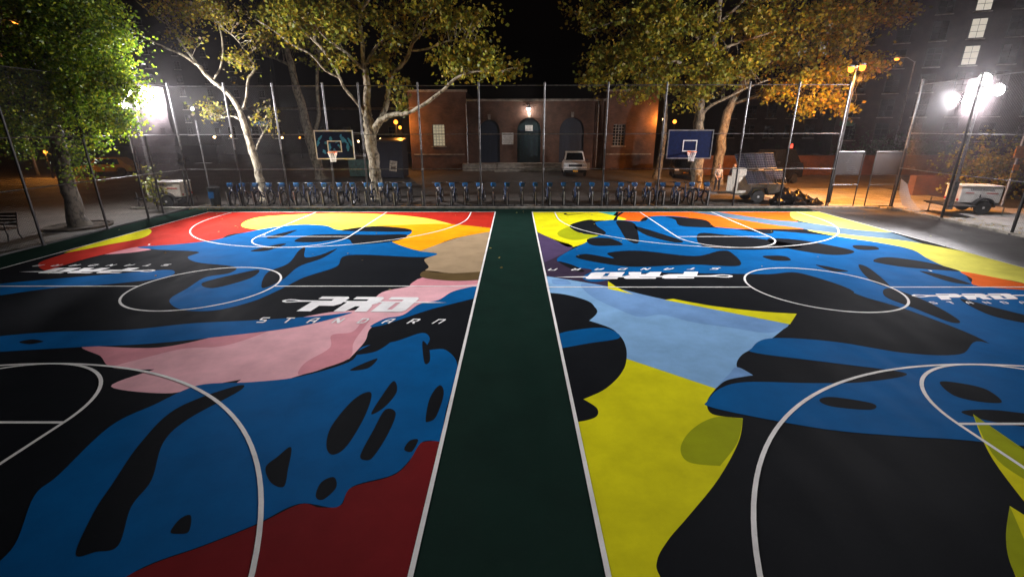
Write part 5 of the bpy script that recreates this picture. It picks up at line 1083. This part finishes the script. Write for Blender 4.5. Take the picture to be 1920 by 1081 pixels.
# pale plane tree, bare branches
Yb = 28.4
bs = P(495, 376, Yb); 
tree('pale plane tree with nearly bare branches left of the hoop', 'plane_tree', (bs.x, Yb, 0),
     [('trunk', [(497, 378, Yb, .27), (490, 345, Yb, .24), (478, 300, Yb, .21), (466, 262, Yb, .19), (458, 232, Yb, .17), (446, 200, Yb, .14), (424, 172, Yb, .12), (398, 152, Yb, .11), (374, 125, Yb, .1)]),
      ('branch', [(374, 125, Yb, .08), (345, 105, Yb - .3, .06), (300, 85, Yb - .5, .045), (262, 65, Yb - .8, .03), (232, 42, Yb - 1, .018)]),
      ('branch', [(368, 118, Yb, .07), (342, 85, Yb + .3, .055), (322, 55, Yb + .4, .045), (290, 30, Yb + .6, .035), (255, 2, Yb + .6, .025)]),
      ('branch', [(460, 235, Yb, .08), (446, 222, Yb + .2, .06), (430, 218, Yb + .3, .03), (405, 224, Yb + .4, .015)]),
      ('branch', [(456, 205, Yb, .08), (462, 180, Yb + .3, .07), (466, 148, Yb + .5, .065), (477, 128, Yb + .6, .055), (462, 100, Yb + .6, .045), (440, 70, Yb + .7, .035), (400, 38, Yb + .8, .03), (372, 2, Yb + .8, .02)]),
      ('branch', [(477, 128, Yb + .6, .04), (450, 118, Yb + .3, .03), (432, 106, Yb, .015)]), ('branch', [(480, 280, Yb, .05), (490, 255, Yb - .3, .035), (508, 228, Yb - .4, .02)]),
      ('branch', [(398, 152, Yb + .4, .05), (415, 120, Yb + .6, .05), (416, 70, Yb + .7, .045), (400, 20, Yb + .8, .03)])],
     [(340, 20, Yb, 1.5, 1, .5, 1.2), (410, 25, Yb + .5, 1.2, 1, .7, 1.2), (395, 205, Yb + .3, .6, .6, .35, .35), (450, 110, Yb + .5, .9, .6, .6, .5), (500, 220, Yb - .4, .6, .5, .6, .25), (350, 70, Yb, 1.2, .8, .6, .3), (480, 60, Yb + .5, .9, .6, .8, .4)],
     M['bark'], AUT + [(.45, .36, .22)], .085, 3000, 95, seed=2)
# dark tree behind
Yd = 41
bs = P(602, 335, Yd)
tree('dim dark-barked tree standing far behind the bicycles, left of the hoop', 'plane_tree', (bs.x, Yd, 0),
     [('trunk', [(602, 337, Yd, .42), (592, 300, Yd, .38), (575, 240, Yd, .36), (560, 180, Yd, .3), (545, 120, Yd, .25), (530, 60, Yd, .2), (510, 0, Yd, .14)]),
      ('branch', [(590, 245, Yd, .15), (598, 215, Yd, .14), (594, 150, Yd, .12), (600, 100, Yd, .08)]), ('branch', [(548, 125, Yd, .14), (520, 112, Yd, .08), (495, 105, Yd, .04)])],
     [(540, 40, Yd, 3.5, 2, 2, 2), (600, 80, Yd, 2, 1.5, 1.8, 1)], M['barkmid'], OLV, .14, 2500, 70, seed=3)
# central plane tree
Yc = 29.2; bs = P(707, 372, Yc)
tree('forked plane tree with mottled bark and yellowing leaves between the hoop and the building', 'plane_tree', (bs.x, Yc, 0),
     [('trunk', [(709, 374, Yc, .38), (704, 330, Yc, .33), (698, 285, Yc, .33), (694, 250, Yc, .36), (690, 222, Yc, .26), (688, 190, Yc, .22), (688, 155, Yc, .2), (684, 130, Yc, .17)]),
      ('branch', [(696, 252, Yc, .24), (712, 228, Yc - .2, .19), (735, 216, Yc - .5, .14), (765, 212, Yc - .9, .11), (792, 198, Yc - 1.2, .10), (830, 170, Yc - 1.4, .085), (856, 146, Yc - 1.6, .065), (895, 134, Yc - 1.8, .045), (930, 138, Yc - 2, .02)]),
      ('branch', [(710, 230, Yc, .19), (722, 205, Yc + .3, .16), (727, 175, Yc + .5, .14), (731, 147, Yc + .6, .13), (748, 128, Yc + .6, .12), (765, 105, Yc + .6, .11), (774, 80, Yc + .6, .10), (790, 62, Yc + .7, .10), (797, 52, Yc + .8, .03)]),
      ('branch', [(772, 95, Yc + .5, .07), (800, 92, Yc + .4, .06), (830, 80, Yc + .2, .05), (860, 76, Yc, .03), (885, 90, Yc, .015)]), ('branch', [(774, 80, Yc + .6, .06), (778, 58, Yc + .7, .05), (790, 30, Yc + .8, .04), (806, -5, Yc + .9, .03)]),
      ('branch', [(684, 132, Yc, .13), (680, 108, Yc, .12), (679, 70, Yc - .2, .11), (674, 40, Yc - .4, .1), (680, 15, Yc - .5, .09), (700, -10, Yc - .6, .08)]),
      ('branch', [(684, 132, Yc, .12), (668, 118, Yc - .3, .1), (650, 100, Yc - .6, .08), (618, 78, Yc - .9, .06), (592, 50, Yc - 1.1, .05), (575, 30, Yc - 1.2, .03)]),
      ('branch', [(688, 228, Yc, .11), (676, 202, Yc - .2, .09), (646, 165, Yc - .4, .08), (630, 130, Yc - .6, .075), (612, 102, Yc - .8, .07), (590, 78, Yc - 1, .06), (560, 50, Yc - 1.2, .05), (525, 10, Yc - 1.4, .03)]),
      ('branch', [(640, 148, Yc - .5, .06), (610, 132, Yc - .7, .055), (582, 102, Yc - 1, .05), (545, 82, Yc - 1.3, .045), (510, 55, Yc - 1.5, .035), (478, 36, Yc - 1.7, .02)]),
      ('branch', [(590, 78, Yc - 1, .06), (589, 58, Yc - 1.1, .055), (592, 40, Yc - 1.1, .05), (600, 20, Yc - 1, .02)]),
      ('branch', [(688, 120, Yc, .1), (700, 95, Yc + .3, .08), (722, 72, Yc + .5, .06), (745, 50, Yc + .6, .03)]), ('branch', [(731, 147, Yc + .6, .04), (718, 110, Yc + .4, .03), (708, 90, Yc + .4, .015)])],
     [(540, 12, Yc - 1, 1.6, 1.2, .8, 1.5), (600, 30, Yc - 1, 1.8, 1.4, 1.0, 2.6), (650, 20, Yc - .5, 1.6, 1.3, .9, 2.2), (720, 30, Yc, 1.2, 1.2, .8, .8), (790, 20, Yc + .6, 2.0, 1.5, 1.0, 2.8), (850, 30, Yc + .3, 1.8, 1.3, 1.0, 2.0), (640, 60, Yc - .6, 1.5, 1.2, .8, 1.4), (745, 70, Yc + .4, 1.3, 1, .8, .8),
      (890, 100, Yc - .5, 1.5, 1.2, .9, 1.6), (930, 130, Yc - 1.2, 1.2, 1.1, .7, 1.6), (870, 135, Yc - 1, 1.3, 1, .6, .9), (830, 110, Yc, 1.3, 1, .6, .8), (740, 190, Yc - .3, 1.1, .9, .6, .5), (720, 115, Yc + .3, 1.2, 1, .7, .8), (645, 118, Yc - .5, 1.0, .8, .5, .5), (560, 65, Yc - 1.2, 1.2, .8, .6, .8), (900, 20, Yc, 1.2, 1, .8, .7), (750, 155, Yc, .8, .7, .5, .4)],
     M['bark'], AUT + OLV, .115, 8200, 230, seed=4)
# right plane tree
Yr = 33.6; bs = P(1303, 354, Yr)
tree('big plane tree full of yellow-brown leaves behind the navy backboard', 'plane_tree', (bs.x, Yr, 0),
     [('trunk', [(1304, 356, Yr, .42), (1308, 300, Yr, .37), (1310, 250, Yr, .34), (1312, 200, Yr, .3), (1318, 150, Yr, .26), (1335, 90, Yr, .22), (1346, 40, Yr, .18), (1350, -20, Yr, .14)]),
      ('branch', [(1314, 218, Yr, .13), (1330, 200, Yr - .3, .1), (1360, 185, Yr - .6, .08), (1400, 165, Yr - .8, .06), (1440, 150, Yr - 1, .04)]),
      ('branch', [(1320, 150, Yr, .15), (1280, 120, Yr - .5, .12), (1230, 110, Yr - 1, .09), (1170, 130, Yr - 1.4, .06), (1120, 145, Yr - 1.6, .03)]),
      ('branch', [(1335, 90, Yr, .12), (1290, 60, Yr - .5, .09), (1230, 40, Yr - .9, .07), (1160, 40, Yr - 1.2, .05), (1100, 60, Yr - 1.4, .02)]),
      ('branch', [(1330, 105, Yr, .12), (1370, 85, Yr - .4, .1), (1410, 72, Yr - .8, .08), (1450, 60, Yr - 1, .05)]), ('branch', [(1346, 45, Yr, .1), (1375, 20, Yr, .08), (1400, -5, Yr, .06)])],
     [(1130, 25, Yr - 1, 2.2, 1.5, 1.2, 1.6), (1220, 30, Yr - 1, 2.6, 1.8, 1.4, 3.4), (1290, 40, Yr - .8, 2.0, 1.6, 1.3, 2.8), (1150, 110, Yr - 1.4, 2.0, 1.5, 1.2, 2.4), (1220, 95, Yr - 1.2, 2.2, 1.6, 1.2, 3), (1300, 110, Yr - 1, 1.8, 1.5, 1.0, 1.8), (1120, 145, Yr - 1.5, 1.1, 1, .5, .9),
      (1340, 140, Yr - 1, 1.6, 1.4, .9, 1.6), (1310, 170, Yr - .8, .9, .9, .5, .7), (1290, 190, Yr - .8, .5, .5, .4, .35), (1390, 120, Yr - .8, 1.5, 1.3, .9, 1.3), (1400, 50, Yr - .5, 1.8, 1.5, 1.2, 1.2), (1230, 150, Yr - 1.3, 1.5, 1.2, .6, 1), (1180, 175, Yr - 1.3, 1.4, 1, .4, .4)],
     M['barkmid'], AUT + OLV + OLV, .125, 11500, 200, seed=5)
Y6 = 38; bs = P(1233, 332, Y6)
tree('slender leaning trunk behind the left edge of the navy backboard', 'plane_tree', (bs.x, 41, 0),
     [('trunk', [(1231, 334, 41, .28), (1240, 290, 41, .24), (1246, 240, 41, .2), (1248, 190, 41, .15), (1240, 150, 41, .1)])], [(1240, 150, 41, 2, 1.5, 1.2, 1)], M['barkmid'], OLV, .14, 1500, 30, seed=6)
Y7 = 34; 
tree('plane tree with drooping amber leaves beside the orange street lamps', 'plane_tree', (P(1395, 345, 37).x, 37, 0),
     [('trunk', [(1342, 345, 37, .4), (1350, 280, 37, .36), (1362, 220, 37, .3), (1385, 170, 37, .24), (1420, 120, 36.5, .18), (1460, 60, 36, .13), (1490, 0, 36, .1)]),
      ('branch', [(1372, 195, 37, .13), (1420, 180, 36, .1), (1460, 176, 35, .08), (1500, 150, 34.5, .06), (1560, 140, 34, .04), (1620, 150, 33.6, .02)]),
      ('branch', [(1420, 120, 36.5, .1), (1480, 100, 35.5, .08), (1560, 80, 35, .06), (1630, 55, 34.6, .04), (1690, 30, 34.4, .02)]), ('branch', [(1400, 150, 37, .1), (1440, 118, 35.6, .08), (1500, 90, 35, .05), (1540, 60, 34.6, .03)]),
      ('branch', [(1460, 60, 36, .08), (1530, 40, 35, .06), (1600, 20, 34.6, .04)])],
     [(1460, 30, 35, 2.6, 1.8, 1.6, 3), (1540, 30, 34.6, 2.6, 1.7, 1.5, 3), (1620, 25, 34.4, 2.0, 1.4, 1.1, 2), (1690, 22, 34.2, 1.0, .9, .9, .9), (1480, 100, 34.8, 2.2, 1.6, 1.2, 2), (1560, 90, 34.4, 2.0, 1.4, 1.0, 1.5), (1560, 135, 34, 1.6, 1.2, .7, 1.3), (1640, 120, 33.8, 1.0, .9, .7, .8), (1500, 150, 34, 1.8, 1.3, .7, 1.3),
      (1450, 175, 34, 1.4, 1.1, .6, .7), (1560, 185, 33.6, 1.1, .9, .6, .8), (1590, 205, 33.4, .5, .5, .3, .3), (1510, 200, 33.6, .8, .7, .5, .5), (1420, 90, 35, 1.5, 1.2, 1.2, 1), (1600, 60, 34.4, 1.6, 1.1, .9, 1.1)],
     M['barkmid'], AUT + [(.42, .24, .03)] + OLV, .12, 11500, 170, seed=7)
def bush(px, py, Y, label, pal, rr, n, seed):
    p = P(px, py, Y); t = empty('shrub', (p.x, Y, 0), 0, label, 'shrub'); b = MB(); rd = random.Random(seed)
    for k in range(9):
        a = rd.uniform(0, 6.3); b.tube([(0, 0, 0), (.3 * math.cos(a) * rr, .3 * math.sin(a) * rr, p.z * .5), (.8 * math.cos(a) * rr, .8 * math.sin(a) * rr, p.z)], 0, 5, rs=[.03, .02, .008], cap=False)
    b.build('stems', M['barkdark'], t)
    c = np.repeat(rng.normal(size=(n // 12, 3)) * [rr * .6, rr * .5, p.z * .3] + [0, 0, p.z * .85], 12, 0); c = c + rng.normal(size=c.shape) * .18
    me = leafmesh(c, .09, pick(pal, len(c))); o = bpy.data.objects.new('foliage', me); C.objects.link(o); o.parent = t; tag(o, kind='stuff')
bush(1855, 300, 29.5, 'pinkish leafy shrub lit by the right light tower behind the fence', OLV + AUT, 1.6, 2600, 1)
bush(1700, 275, 52, 'dark green hedge far beyond the gate on the right', [(.03, .07, .03), (.05, .09, .04)], 6, 5000, 2)
bush(284, 338, 24.4, 'small pale twiggy shrub left of the left trailer', OLV, .28, 170, 3)

# ------------------------------------------------------------------ thin air volume added to imitate lens glare round the lamps
m = bpy.data.materials.new('lamp_glare_air'); m.use_nodes = True; t = m.node_tree; t.nodes.remove(t.nodes['Principled BSDF'])
v = t.nodes.new('ShaderNodeVolumePrincipled'); v.inputs['Color'].default_value = (.9, .85, .88, 1); v.inputs['Density'].default_value = .00018; v.inputs['Anisotropy'].default_value = .86
t.links.new(v.outputs[0], t.nodes['Material Output'].inputs['Volume'])
b = MB(); b.box((0, 60, 24), (700, 620, 50)); b.build('glare_haze', m, None, kind='stuff')
